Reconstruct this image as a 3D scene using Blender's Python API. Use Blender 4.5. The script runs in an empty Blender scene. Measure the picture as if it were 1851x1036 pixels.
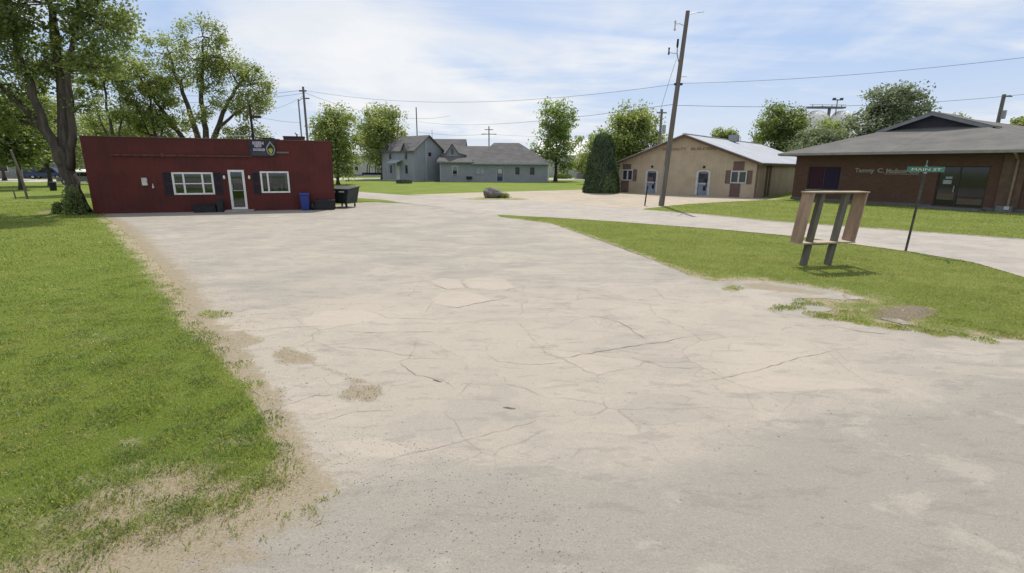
import bpy, bmesh, math, random
import numpy as np
from mathutils import Vector, Matrix, noise
from mathutils.geometry import delaunay_2d_cdt
R = math.radians
scn = bpy.context.scene
col = scn.collection

# ------------------------------------------------------------------ camera
cam = bpy.data.cameras.new('camera'); camo = bpy.data.objects.new('camera', cam); col.objects.link(camo)
cam.sensor_width = 36.0; cam.lens = 900.0 / 1851.0 * 36.0
cam.clip_start = 0.05; cam.clip_end = 3000
PITCH = math.atan(218 / 900.0); ROLL = R(0.4)
camo.matrix_world = Matrix.Translation((0, 0, 2.5)) @ Matrix.Rotation(math.pi / 2 - PITCH, 4, 'X') @ Matrix.Rotation(ROLL, 4, 'Z')
scn.camera = camo
scn.view_settings.view_transform = 'Standard'; scn.view_settings.look = 'None'
scn.view_settings.exposure = 0.1; scn.view_settings.gamma = 1.0
scn.view_settings.use_curve_mapping = False
scn.cycles.max_bounces = 6; scn.cycles.transparent_max_bounces = 12
scn.cycles.use_denoising = True

# ------------------------------------------------------------------ node helpers
class NT:
    def __init__(s, tree): s.t = tree; s.n = tree.nodes; s.l = tree.links
    def a(s, typ, ins=None, **props):
        nd = s.n.new(typ)
        for k, v in props.items(): setattr(nd, k, v)
        for k, v in (ins or {}).items():
            sk = nd.inputs[k]
            if hasattr(v, 'is_output') or isinstance(v, bpy.types.NodeSocket): s.l.new(v, sk)
            else: sk.default_value = v
        return nd
    def math(s, op, a, b=0.0, c=None, clamp=False):
        i = {0: a, 1: b}
        if c is not None: i[2] = c
        return s.a('ShaderNodeMath', i, operation=op, use_clamp=clamp).outputs[0]
    def noise(s, vec, scale, detail=4, rough=0.55, dist=0.0):
        return s.a('ShaderNodeTexNoise', {'Vector': vec, 'Scale': scale, 'Detail': detail, 'Roughness': rough, 'Distortion': dist}).outputs['Fac']
    def ramp(s, f, lo, hi):
        return s.a('ShaderNodeMapRange', {'Value': f, 'From Min': lo, 'From Max': hi}, interpolation_type='SMOOTHSTEP').outputs[0]
    def mix(s, f, a, b):
        nd = s.a('ShaderNodeMix', data_type='RGBA')
        for sk, v in ((nd.inputs[0], f), (nd.inputs[6], a), (nd.inputs[7], b)):
            if isinstance(v, bpy.types.NodeSocket): s.l.new(v, sk)
            else: sk.default_value = v if not isinstance(v, tuple) or len(v) == 4 else v + (1,)
        return nd.outputs[2]
    def mapv(s, vec, scale=(1, 1, 1), rot=(0, 0, 0), loc=(0, 0, 0)):
        return s.a('ShaderNodeMapping', {'Vector': vec, 'Scale': scale, 'Rotation': rot, 'Location': loc}).outputs[0]

# ------------------------------------------------------------------ world and sun
SUN_EL, SUN_AZ = R(57), R(9)          # azimuth measured from +Y towards +X
world = bpy.data.worlds.new('World'); scn.world = world; world.use_nodes = True
w = NT(world.node_tree); w.n.clear()
sky = w.a('ShaderNodeTexSky', sky_type='NISHITA', sun_disc=False)
sky.sun_elevation = SUN_EL; sky.sun_rotation = SUN_AZ; sky.air_density = 1.0; sky.dust_density = 1.2; sky.ozone_density = 1.5
tc = w.a('ShaderNodeTexCoord').outputs['Generated']
sp = w.a('ShaderNodeSeparateXYZ', {0: tc})
zc = w.math('ADD', w.math('MAXIMUM', sp.outputs[2], 0.0), 0.16)
px = w.math('DIVIDE', sp.outputs[0], zc); py = w.math('DIVIDE', sp.outputs[1], zc)
pv = w.a('ShaderNodeCombineXYZ', {0: px, 1: py, 2: 3.0}).outputs[0]
n1 = w.noise(w.mapv(pv, (0.55, 0.55, 1), (0, 0, R(24)), (5.5, 9.7, 0)), 1.0, 6, 0.52, 0.5)
n2 = w.noise(w.mapv(pv, (0.5, 1.7, 1), (0, 0, R(-30)), (4.0, 2.0, 0)), 1.5, 6, 0.6, 0.6)
cl = w.math('ADD', w.math('MULTIPLY', n1, 0.75), w.math('MULTIPLY', n2, 0.25))
cov = w.ramp(cl, 0.39, 0.575)
low = w.ramp(sp.outputs[2], 0.22, -0.02)                      # veil thickens to the horizon
high = w.ramp(sp.outputs[2], 0.95, 0.3)                       # cover thins only a little overhead; unseen cloud added there for ambient fill
cov = w.math('MULTIPLY', w.math('MAXIMUM', cov, w.math('MULTIPLY', low, 0.66)), w.math('ADD', w.math('MULTIPLY', high, 0.30), 0.68))
cov = w.math('MULTIPLY', cov, 0.96)
n3 = w.noise(w.mapv(pv, (1.1, 0.8, 1)), 1.6, 5)
cloudc = w.mix(w.ramp(n3, 0.35, 0.7), (7.7, 8.0, 8.5), (8.8, 8.85, 8.9))
skyb = w.mix(0.72, sky.outputs[0], (4.3, 5.8, 8.7))            # thin high haze pales the blue
skyc = w.mix(cov, skyb, cloudc)
bg = w.a('ShaderNodeBackground', {'Color': skyc, 'Strength': 0.1})
w.l.new(bg.outputs[0], w.a('ShaderNodeOutputWorld').inputs[0])
sun = bpy.data.lights.new('sun', 'SUN'); suno = bpy.data.objects.new('sun', sun); col.objects.link(suno)
sun.energy = 4.3; sun.angle = R(0.5); sun.color = (1.0, 0.95, 0.86)
sd = Vector((math.sin(SUN_AZ) * math.cos(SUN_EL), math.cos(SUN_AZ) * math.cos(SUN_EL), math.sin(SUN_EL)))
suno.rotation_euler = sd.to_track_quat('Z', 'Y').to_euler(); suno.location = (0, 0, 60)

# ------------------------------------------------------------------ object helpers
def tag(o, label=None, cat=None, group=None, kind=None):
    if label: o['label'] = label
    if cat: o['category'] = cat
    if group: o['group'] = group
    if kind: o['kind'] = kind
    return o
def empty(name, loc=(0, 0, 0), rz=0.0, label=None, cat=None, group=None):
    o = bpy.data.objects.new(name, None); col.objects.link(o)
    o.location = loc; o.rotation_euler = (0, 0, rz); o.empty_display_size = 0.3
    return tag(o, label, cat, group)
def copy_tree(o, parent=None):
    c = o.copy(); col.objects.link(c); c.parent = parent
    for ch in list(o.children): copy_tree(ch, c)
    return c
class MB:
    def __init__(s): s.v = []; s.f = []
    def poly(s, pts):
        b = len(s.v); s.v += [tuple(p) for p in pts]; s.f.append(tuple(range(b, b + len(pts)))); return s
    def hexa(s, p):      # 8 points, bottom 4 then top 4
        b = len(s.v); s.v += [tuple(q) for q in p]
        s.f += [tuple(b + i for i in f) for f in ((3, 2, 1, 0), (4, 5, 6, 7), (0, 1, 5, 4), (1, 2, 6, 5), (2, 3, 7, 6), (3, 0, 4, 7))]; return s
    def box(s, x0, x1, y0, y1, z0, z1):
        return s.hexa([(x0, y0, z0), (x1, y0, z0), (x1, y1, z0), (x0, y1, z0), (x0, y0, z1), (x1, y0, z1), (x1, y1, z1), (x0, y1, z1)])
    def slab(s, pts, t, d=(0, 0, -1)):       # polygon thickened along d
        n = len(pts); b = len(s.v); dv = Vector(d) * t
        s.v += [tuple(p) for p in pts] + [tuple(Vector(p) + dv) for p in pts]
        s.f.append(tuple(range(b, b + n))); s.f.append(tuple(range(b + 2 * n - 1, b + n - 1, -1)))
        for i in range(n):
            j = (i + 1) % n; s.f.append((b + i, b + n + i, b + n + j, b + j))
        return s
    def tube(s, pts, rad, n=8, cap=True):
        pts = [Vector(p) for p in pts]; b = len(s.v)
        if not isinstance(rad, (list, tuple)): rad = [rad] * len(pts)
        prev = None
        for i, p in enumerate(pts):
            d = (pts[min(i + 1, len(pts) - 1)] - pts[max(i - 1, 0)]).normalized()
            if prev is None:
                a = Vector((1, 0, 0)) if abs(d.x) < 0.8 else Vector((0, 1, 0)); u = d.cross(a).normalized()
            else: u = (prev - d * prev.dot(d)).normalized()
            prev = u; v = d.cross(u)
            for k in range(n):
                t = 2 * math.pi * k / n; s.v.append(tuple(p + (u * math.cos(t) + v * math.sin(t)) * rad[i]))
        for i in range(len(pts) - 1):
            for k in range(n):
                k2 = (k + 1) % n; s.f.append((b + i * n + k, b + i * n + k2, b + (i + 1) * n + k2, b + (i + 1) * n + k))
        if cap:
            s.f.append(tuple(b + k for k in range(n - 1, -1, -1))); e = b + (len(pts) - 1) * n
            s.f.append(tuple(e + k for k in range(n)))
        return s
    def wall(s, x0, x1, z0, z1, y0, y1, holes):   # wall in the xz plane with rectangular openings
        xs = sorted({x0, x1, *[h[0] for h in holes], *[h[1] for h in holes]}); zs = sorted({z0, z1, *[h[2] for h in holes], *[h[3] for h in holes]})
        xs = [x for x in xs if x0 <= x <= x1]; zs = [z for z in zs if z0 <= z <= z1]
        def solid(i, j):
            if i < 0 or j < 0 or i >= len(xs) - 1 or j >= len(zs) - 1: return False
            cx, cz = (xs[i] + xs[i + 1]) / 2, (zs[j] + zs[j + 1]) / 2
            return not any(h[0] < cx < h[1] and h[2] < cz < h[3] for h in holes)
        for i in range(len(xs) - 1):
            for j in range(len(zs) - 1):
                if not solid(i, j): continue
                a, b_, c, d = xs[i], xs[i + 1], zs[j], zs[j + 1]
                s.poly([(a, y0, c), (b_, y0, c), (b_, y0, d), (a, y0, d)]); s.poly([(a, y1, d), (b_, y1, d), (b_, y1, c), (a, y1, c)])
                if not solid(i - 1, j): s.poly([(a, y1, c), (a, y0, c), (a, y0, d), (a, y1, d)])
                if not solid(i + 1, j): s.poly([(b_, y0, c), (b_, y1, c), (b_, y1, d), (b_, y0, d)])
                if not solid(i, j - 1): s.poly([(a, y1, c), (b_, y1, c), (b_, y0, c), (a, y0, c)])
                if not solid(i, j + 1): s.poly([(a, y0, d), (b_, y0, d), (b_, y1, d), (a, y1, d)])
        return s
    def ring(s, x0, x1, z0, z1, y0, y1, w):       # a picture frame
        s.wall(x0, x1, z0, z1, y0, y1, [(x0 + w, x1 - w, z0 + w, z1 - w)]); return s
    def build(s, name, m, parent=None, loc=None, smooth=False, bevel=0.0):
        me = bpy.data.meshes.new(name); me.from_pydata(s.v, [], s.f); me.validate(); me.update()
        o = bpy.data.objects.new(name, me); col.objects.link(o); o.parent = parent
        if m: me.materials.append(m)
        if loc: o.location = loc
        if smooth:
            for p in me.polygons: p.use_smooth = True
        if bevel:
            bm = bmesh.new(); bm.from_mesh(me); bmesh.ops.remove_doubles(bm, verts=bm.verts, dist=1e-5)
            bmesh.ops.bevel(bm, geom=bm.edges[:], offset=bevel, segments=2, affect='EDGES', clamp_overlap=True); bm.to_mesh(me); bm.free()
        return o
def part(name, m, parent, *boxes, **kw):
    b = MB()
    for x in boxes: b.box(*x)
    return b.build(name, m, parent, **kw)
def parts(name, m, parent, *boxes):
    for x in boxes: part(name, m, parent, x)
def fast_mesh(name, verts, faces, m, parent=None, tint=None, extra=None):
    me = bpy.data.meshes.new(name); nf, k = faces.shape
    me.vertices.add(len(verts)); me.vertices.foreach_set('co', verts.astype(np.float32).ravel())
    me.loops.add(nf * k); me.loops.foreach_set('vertex_index', faces.astype(np.int32).ravel())
    me.polygons.add(nf); me.polygons.foreach_set('loop_start', np.arange(0, nf * k, k, dtype=np.int32))
    me.update(calc_edges=True)
    for nm, arr in {**({'tint': tint} if tint is not None else {}), **(extra or {})}.items():
        at = me.attributes.new(nm, 'FLOAT', 'POINT'); at.data.foreach_set('value', np.asarray(arr, np.float32))
    me.materials.append(m); o = bpy.data.objects.new(name, me); col.objects.link(o); o.parent = parent
    return o
def text_mesh(s, size, m, name, parent, loc, width=None, depth=0.02, bold=0.0, align='LEFT'):
    cu = bpy.data.curves.new(name, 'FONT'); cu.body = s; cu.size = size; cu.extrude = depth; cu.offset = bold; cu.align_x = align
    cu.resolution_u = 3
    ob = bpy.data.objects.new(name + '_curve', cu); col.objects.link(ob)
    dg = bpy.context.evaluated_depsgraph_get()
    me = bpy.data.meshes.new_from_object(ob.evaluated_get(dg)); bpy.data.objects.remove(ob); bpy.data.curves.remove(cu)
    me.transform(Matrix.Rotation(math.pi / 2, 4, 'X'))
    if width:
        xs = [v.co.x for v in me.vertices]; f = width / (max(xs) - min(xs)); me.transform(Matrix.Diagonal((f, 1, 1, 1)))
    me.materials.clear(); me.materials.append(m)
    o = bpy.data.objects.new(name, me); col.objects.link(o); o.parent = parent; o.location = loc
    return o

# ------------------------------------------------------------------ materials
MATS = {}
def M(name, c1, c2=None, scale=3.0, rough=0.8, bump=0.0, bscale=None, metal=0.0, spec=0.3, stretch=(1, 1, 1), lo=0.35, hi=0.65, fine=0.0):
    m = bpy.data.materials.new(name); m.use_nodes = True; t = NT(m.node_tree); bs = t.n['Principled BSDF']
    co = t.a('ShaderNodeTexCoord').outputs['Object']; v = t.mapv(co, stretch)
    c2 = c2 or tuple(x * 0.82 for x in c1)
    f = t.ramp(t.noise(v, scale, 6, 0.6), lo, hi)
    c = t.mix(f, c1, c2)
    if fine: c = t.mix(t.math('MULTIPLY', t.ramp(t.noise(v, scale * 14, 3), 0.4, 0.7), fine), c, tuple(x * 0.55 for x in c1))
    t.l.new(c, bs.inputs['Base Color'])
    bs.inputs['Roughness'].default_value = rough; bs.inputs['Metallic'].default_value = metal; bs.inputs['Specular IOR Level'].default_value = spec
    if bump:
        bn = t.a('ShaderNodeBump', {'Strength': 0.6, 'Distance': bump, 'Height': t.noise(v, bscale or scale * 6, 4)})
        t.l.new(bn.outputs[0], bs.inputs['Normal'])
    MATS[name] = m; return m
def ribs(m, axis, pitch, depth, kind='SIN'):        # ribbed or lapped cladding as relief
    t = NT(m.node_tree); bs = t.n['Principled BSDF']
    co = t.a('ShaderNodeTexCoord').outputs['Object']; s = t.a('ShaderNodeSeparateXYZ', {0: co}).outputs[axis]
    fr = t.math('FRACT', t.math('DIVIDE', s, pitch))
    if kind == 'GROOVE': h = t.ramp(t.math('ABSOLUTE', t.math('SUBTRACT', fr, 0.5)), 0.03, 0.09)
    elif kind == 'LAP': h = t.math('SUBTRACT', 1.0, fr)
    else: h = t.math('SINE', t.math('MULTIPLY', fr, 6.283))
    bn = t.a('ShaderNodeBump', {'Strength': 1.0, 'Distance': depth, 'Height': h}); t.l.new(bn.outputs[0], bs.inputs['Normal']); return m
red = ribs(M('red_siding', (0.098, 0.0175, 0.0145), (0.066, 0.0135, 0.0115), 0.7, 0.6, spec=0.3, fine=0.16), 0, 0.28, 0.008, 'GROOVE')
white = M('white_paint', (0.72, 0.71, 0.68), (0.62, 0.61, 0.57), 4, 0.5)
offwhite = M('offwhite_trim', (0.55, 0.54, 0.51), None, 3, 0.6)
navy = M('navy_shutter', (0.022, 0.025, 0.038), None, 5, 0.6)
black = M('black_plastic', (0.010, 0.011, 0.013), (0.018, 0.019, 0.021), 6, 0.5)
darkgrey = M('dark_grey_plastic', (0.022, 0.028, 0.033), None, 6, 0.55)
bluep = M('blue_plastic', (0.008, 0.03, 0.22), (0.010, 0.035, 0.17), 6, 0.4, spec=0.5)
dgreen = M('dark_green_steel', (0.010, 0.022, 0.022), (0.018, 0.028, 0.026), 3, 0.5, spec=0.4, fine=0.2)
rust = M('rusted_strip', (0.12, 0.055, 0.042), (0.075, 0.035, 0.03), 7, 0.8)
conc = M('concrete_block', (0.36, 0.34, 0.31), (0.28, 0.27, 0.25), 5, 0.9, bump=0.01)
steel = M('galvanised_steel', (0.33, 0.34, 0.35), (0.24, 0.25, 0.26), 6, 0.45, metal=0.6)
greysid = ribs(M('grey_siding', (0.285, 0.302, 0.342), (0.252, 0.268, 0.305), 0.8, 0.7), 2, 0.15, 0.02, 'LAP')
shing = M('grey_shingles', (0.17, 0.16, 0.158), (0.125, 0.119, 0.119), 0.9, 0.95, bump=0.02, bscale=14, stretch=(1, 1, 4), fine=0.35, spec=0.1)
shing2 = M('weathered_shingles', (0.17, 0.162, 0.153), (0.13, 0.124, 0.118), 0.5, 0.95, bump=0.02, bscale=12, stretch=(1, 1, 5), fine=0.3, spec=0.1)
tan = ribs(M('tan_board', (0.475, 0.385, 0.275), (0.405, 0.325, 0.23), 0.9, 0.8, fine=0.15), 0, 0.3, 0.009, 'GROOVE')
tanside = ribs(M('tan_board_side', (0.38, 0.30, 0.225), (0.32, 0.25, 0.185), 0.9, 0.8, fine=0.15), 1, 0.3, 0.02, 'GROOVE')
brown = M('brown_board', (0.13, 0.082, 0.055), (0.09, 0.058, 0.04), 2.5, 0.85, fine=0.3)
mauve = M('faded_brown_paint', (0.16, 0.105, 0.09), (0.12, 0.08, 0.07), 2.5, 0.8)
metalroof = ribs(M('white_metal_roof', (0.40, 0.41, 0.44), (0.34, 0.35, 0.38), 0.5, 0.6, spec=0.3, fine=0.08), 1, 0.6, 0.03, 'GROOVE')
paleblue = M('pale_blue_door', (0.25, 0.30, 0.37), (0.18, 0.21, 0.28), 2.2, 0.4, spec=0.5)
wood = M('weathered_board', (0.40, 0.275, 0.19), (0.27, 0.185, 0.13), 2.2, 0.85, stretch=(3, 3, 0.35), fine=0.35, bump=0.004)
woodtop = M('bleached_board', (0.42, 0.35, 0.26), (0.33, 0.27, 0.2), 3, 0.85, fine=0.2)
post_w = M('grey_treated_wood', (0.17, 0.16, 0.13), (0.11, 0.105, 0.087), 3, 0.9, stretch=(4, 4, 0.5), fine=0.4)
pole_w = M('utility_pole_wood', (0.19, 0.162, 0.142), (0.125, 0.106, 0.094), 2.5, 0.9, stretch=(6, 6, 0.25), fine=0.4, bump=0.006)
farpole = M('far_pole_wood', (0.17, 0.155, 0.145), None, 2, 0.9)
cable = M('black_cable', (0.10, 0.10, 0.105), None, 3, 0.6)
signgreen = M('sign_green', (0.04, 0.16, 0.105), (0.06, 0.20, 0.135), 8, 0.35, spec=0.5)
tubegrey = M('sign_post_steel', (0.085, 0.085, 0.075), (0.05, 0.045, 0.04), 8, 0.6, metal=0.3)
stone = M('boulder_stone', (0.24, 0.215, 0.19), (0.13, 0.118, 0.105), 2.2, 0.95, bump=0.05, bscale=5, fine=0.4)
barkm = M('bark', (0.12, 0.098, 0.08), (0.06, 0.05, 0.042), 2.0, 0.95, bump=0.03, bscale=9, stretch=(3, 3, 0.5), fine=0.5)
letterpale = M('pale_letters', (0.34, 0.32, 0.285), (0.26, 0.245, 0.22), 4, 0.6)
lettertan = M('faded_brown_letters', (0.20, 0.14, 0.085), (0.25, 0.175, 0.105), 6, 0.8)
lavender = M('lilac_letters', (0.46, 0.42, 0.52), (0.38, 0.35, 0.44), 8, 0.6)
yellow = M('yellow_leaf', (0.42, 0.42, 0.06), (0.22, 0.27, 0.05), 5, 0.6)
signdark = M('sign_board_dark', (0.022, 0.022, 0.03), (0.03, 0.034, 0.04), 4, 0.6)
signslate = M('sign_board_slate', (0.055, 0.065, 0.08), None, 4, 0.6)
dropgrey = M('grey_green_outline', (0.25, 0.30, 0.28), (0.18, 0.24, 0.20), 5, 0.6)
cream = M('cream_wall', (0.50, 0.48, 0.46), (0.44, 0.42, 0.41), 1.0, 0.8)
tankwhite = M('white_tank_paint', (0.78, 0.76, 0.72), None, 0.6, 0.5)
brownmetal = M('dark_brown_metal', (0.06, 0.048, 0.042), None, 3, 0.7)
rubber = M('black_rubber', (0.012, 0.012, 0.012), None, 4, 0.9)
chrome = M('grey_alloy', (0.4, 0.4, 0.42), None, 4, 0.35, metal=0.8)
carwhite = M('white_car_paint', (0.62, 0.63, 0.65), None, 1, 0.3, spec=0.6)
carblue = M('blue_car_paint', (0.02, 0.045, 0.16), None, 1, 0.3, spec=0.6)
cargrey = M('grey_car_paint', (0.16, 0.17, 0.18), None, 1, 0.3, spec=0.6)
navydark = M('blue_black_steel', (0.010, 0.012, 0.03), None, 3, 0.6)
crackm = M('crack_soil', (0.165, 0.14, 0.11), (0.22, 0.19, 0.155), 6, 0.95)
deadwood = M('dead_stick', (0.40, 0.35, 0.29), (0.27, 0.235, 0.19), 9, 0.95, fine=0.4)
def glass_mat(name, tint, fac):
    m = bpy.data.materials.new(name); m.use_nodes = True; t = NT(m.node_tree); t.n.clear()
    tr = t.a('ShaderNodeBsdfTransparent', {'Color': tint + (1,)}); gl = t.a('ShaderNodeBsdfGlossy', {'Color': (0.9, 0.95, 1, 1), 'Roughness': 0.03})
    fr = t.math('ADD', t.math('MULTIPLY', t.a('ShaderNodeLayerWeight', {'Blend': 0.25}).outputs['Fresnel'], 0.5), fac)
    mx = t.a('ShaderNodeMixShader', {0: fr, 1: tr.outputs[0], 2: gl.outputs[0]}); t.l.new(mx.outputs[0], t.a('ShaderNodeOutputMaterial').inputs[0]); return m
glass = glass_mat('window_glass', (0.55, 0.6, 0.6), 0.06)
darkglass = M('dark_glass', (0.010, 0.011, 0.014), (0.016, 0.016, 0.02), 1.5, 0.06, spec=0.6)
blueglass = M('blue_grey_glass', (0.055, 0.065, 0.085), (0.035, 0.04, 0.06), 2.0, 0.1, spec=0.6)
def brick_mat():
    m = bpy.data.materials.new('brown_brick'); m.use_nodes = True; t = NT(m.node_tree); bs = t.n['Principled BSDF']
    s = t.a('ShaderNodeSeparateXYZ', {0: t.a('ShaderNodeTexCoord').outputs['Object']})
    v = t.a('ShaderNodeCombineXYZ', {0: t.math('ADD', s.outputs[0], s.outputs[1]), 1: s.outputs[2]}).outputs[0]
    b = t.a('ShaderNodeTexBrick', {'Vector': v, 'Color1': (0.135, 0.070, 0.048, 1), 'Color2': (0.098, 0.053, 0.040, 1), 'Mortar': (0.105, 0.085, 0.07, 1), 'Scale': 1.0,
            'Mortar Size': 0.008, 'Brick Width': 0.22, 'Row Height': 0.075})
    c = t.mix(t.ramp(t.noise(v, 0.8, 5), 0.35, 0.7), b.outputs[0], t.mix(0.5, b.outputs[0], (0.09, 0.055, 0.035)))
    t.l.new(c, bs.inputs['Base Color']); bs.inputs['Roughness'].default_value = 0.9; bs.inputs['Specular IOR Level'].default_value = 0.15
    bn = t.a('ShaderNodeBump', {'Strength': 0.7, 'Distance': 0.01, 'Height': t.math('SUBTRACT', 1.0, b.outputs[1])}); t.l.new(bn.outputs[0], bs.inputs['Normal']); return m
brick = brick_mat()
def leaf_mat(name, dark, mid, light, trans=0.4, gs=0.35, straw=0.0):
    m = bpy.data.materials.new(name); m.use_nodes = True; t = NT(m.node_tree); t.n.clear()
    at = t.a('ShaderNodeAttribute', attribute_name='tint').outputs['Fac']
    co = t.a('ShaderNodeTexCoord').outputs['Object']; nz = t.noise(co, gs, 4, 0.6)
    f = t.math('ADD', t.math('MULTIPLY', at, 0.5), t.math('MULTIPLY', t.ramp(nz, 0.36, 0.64), 0.5))
    c = t.mix(t.ramp(f, 0.5, 0.95), t.mix(t.ramp(f, 0.1, 0.5), dark, mid), light)
    if straw:
        c = t.mix(t.math('MULTIPLY', t.ramp(t.noise(co, 0.9, 7, 0.68), 0.50, 0.68), straw), c, (0.36, 0.33, 0.13)); c = t.mix(t.math('MULTIPLY', t.ramp(t.noise(t.mapv(co, (1, 1, 1), (0, 0, 0), (7, 3, 0)), 1.4, 6, 0.6), 0.50, 0.66), straw * 1.1), c, dark)
    d = t.a('ShaderNodeBsdfDiffuse', {'Color': c}); tr = t.a('ShaderNodeBsdfTranslucent', {'Color': t.mix(0.35, c, (light[0] * 1.3, light[1] * 1.25, light[2] * 0.7))})
    mx = t.a('ShaderNodeMixShader', {0: trans, 1: d.outputs[0], 2: tr.outputs[0]})
    g = t.a('ShaderNodeBsdfGlossy', {'Color': (1, 1, 1, 1), 'Roughness': 0.5}); m2 = t.a('ShaderNodeMixShader', {0: 0.035, 1: mx.outputs[0], 2: g.outputs[0]})
    t.l.new(m2.outputs[0], t.a('ShaderNodeOutputMaterial').inputs[0]); return m
leafA = leaf_mat('leaf_dark_green', (0.078, 0.112, 0.038), (0.15, 0.205, 0.06), (0.27, 0.33, 0.095), 0.55)
leafB = leaf_mat('leaf_fresh_green', (0.12, 0.16, 0.05), (0.225, 0.285, 0.082), (0.36, 0.41, 0.13), 0.57)
leafC = leaf_mat('leaf_yellow_green', (0.125, 0.185, 0.05), (0.21, 0.29, 0.08), (0.32, 0.40, 0.13), 0.55)
leafD = leaf_mat('leaf_silver_green', (0.075, 0.105, 0.055), (0.145, 0.185, 0.10), (0.26, 0.30, 0.20), 0.5)
leafH = leaf_mat('leaf_hedge_green', (0.032, 0.056, 0.02), (0.055, 0.095, 0.03), (0.12, 0.175, 0.045), 0.3)
bladeg = leaf_mat('grass_blade', (0.12, 0.17, 0.026), (0.205, 0.28, 0.046), (0.38, 0.42, 0.12), 0.53, 0.6, 0.7)
bladeo = leaf_mat('mown_grass_blade', (0.155, 0.185, 0.048), (0.255, 0.29, 0.08), (0.41, 0.41, 0.155), 0.52, 0.5, 0.75)
bladed = leaf_mat('dry_blade', (0.34, 0.275, 0.165), (0.48, 0.405, 0.255), (0.60, 0.52, 0.35), 0.35, 0.8)

# ------------------------------------------------------------------ terrain
def in_poly(poly, X, Y):
    c = np.zeros(X.shape, bool); n = len(poly)
    for i in range(n):
        x1, y1 = poly[i]; x2, y2 = poly[(i + 1) % n]
        if y1 == y2: continue
        k = ((y1 > Y) != (y2 > Y)) & (X < (x2 - x1) * (Y - y1) / (y2 - y1) + x1); c ^= k
    return c
def seg_dist(pts, X, Y, closed=True):
    d = np.full(X.shape, 1e9); n = len(pts)
    for i in range(n if closed else n - 1):
        a = np.array(pts[i]); b = np.array(pts[(i + 1) % n]); ab = b - a; L = max(ab @ ab, 1e-9)
        t = np.clip(((X - a[0]) * ab[0] + (Y - a[1]) * ab[1]) / L, 0, 1)
        d = np.minimum(d, np.hypot(X - a[0] - t * ab[0], Y - a[1] - t * ab[1]))
    return d
def soft(poly, X, Y, w):       # 1 inside, falling to 0 over w metres outside
    d = seg_dist(poly, X, Y); d = np.where(in_poly(poly, X, Y), -d, d)
    return np.clip(0.5 - d / (2 * w), 0, 1)
def ragged(poly, amp, seed, step=0.03, free=()):
    out = []
    for i in range(len(poly)):
        a, b = Vector(poly[i]), Vector(poly[(i + 1) % len(poly)]); L = (b - a).length
        if i in free or L < 1e-6: out.append((a.x, a.y)); continue
        dist = max(1.5, min(a.length, b.length)); n = max(1, min(400, int(L / (step * dist))))
        nrm = Vector((-(b - a).y, (b - a).x)).normalized()
        for k in range(n):
            p = a.lerp(b, k / n); s = noise.noise((p.x * 1.1, p.y * 1.1, seed)) + 0.7 * noise.noise((p.x * 3, p.y * 3, seed)) + 0.4 * noise.noise((p.x * 11, p.y * 11, seed))
            q = p + nrm * s * amp; out.append((q.x, q.y))
    return out
def sheet(name, poly, z, mat, attrs=None, dens=0.0, rmin=1.5, rmax=70, th0=-1.25, th1=1.25, seed=1, refine=()):
    pts = [Vector(p) for p in poly]; n = len(pts); edges = [(i, (i + 1) % n) for i in range(n)]
    if dens:
        rng = np.random.default_rng(seed); r = rmin; P = []
        while r < rmax:
            th = np.arange(th0, th1, dens) + rng.uniform(0, dens); rr = r * (1 + rng.uniform(-.3, .3, th.size) * dens); P.append(np.c_[rr * np.sin(th), rr * np.cos(th)]); r *= 1 + dens
        P = np.concatenate(P); X, Y = P[:, 0], P[:, 1]
        k = in_poly(poly, X, Y) & (seg_dist(poly, X, Y) > 0.3 * dens * np.hypot(X, Y)); pts += [Vector(p) for p in P[k]]
    for rp in refine:
        xs = [p[0] for p in rp]; ys = [p[1] for p in rp]; st = .009 * math.hypot(xs[0], ys[0])
        gx, gy = np.meshgrid(np.arange(min(xs) - .25, max(xs) + .25, st), np.arange(min(ys) - .25, max(ys) + .25, st)); rg = np.random.default_rng(9); gx, gy = gx.ravel() + rg.uniform(-.3, .3, gx.size) * st, gy.ravel() + rg.uniform(-.3, .3, gx.size) * st
        k = in_poly(poly, gx, gy) & (seg_dist(poly, gx, gy) > .03); pts += [Vector(p) for p in zip(gx[k], gy[k])]
    res = delaunay_2d_cdt(pts, edges, [list(range(n))], 1, 1e-6)
    vs, fs = res[0], res[2]
    me = bpy.data.meshes.new(name); me.from_pydata([(v.x, v.y, z) for v in vs], [], [tuple(f) for f in fs])
    if me.polygons and sum(p.normal.z for p in me.polygons[:50]) < 0: me.flip_normals()
    A = np.array([(v.x, v.y) for v in vs])
    for nm, fn in (attrs or {}).items():
        at = me.attributes.new(nm, 'FLOAT', 'POINT'); at.data.foreach_set('value', fn(A[:, 0], A[:, 1]).astype(np.float32))
    me.materials.append(mat); o = bpy.data.objects.new(name, me); col.objects.link(o); return tag(o, kind='structure')

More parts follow.
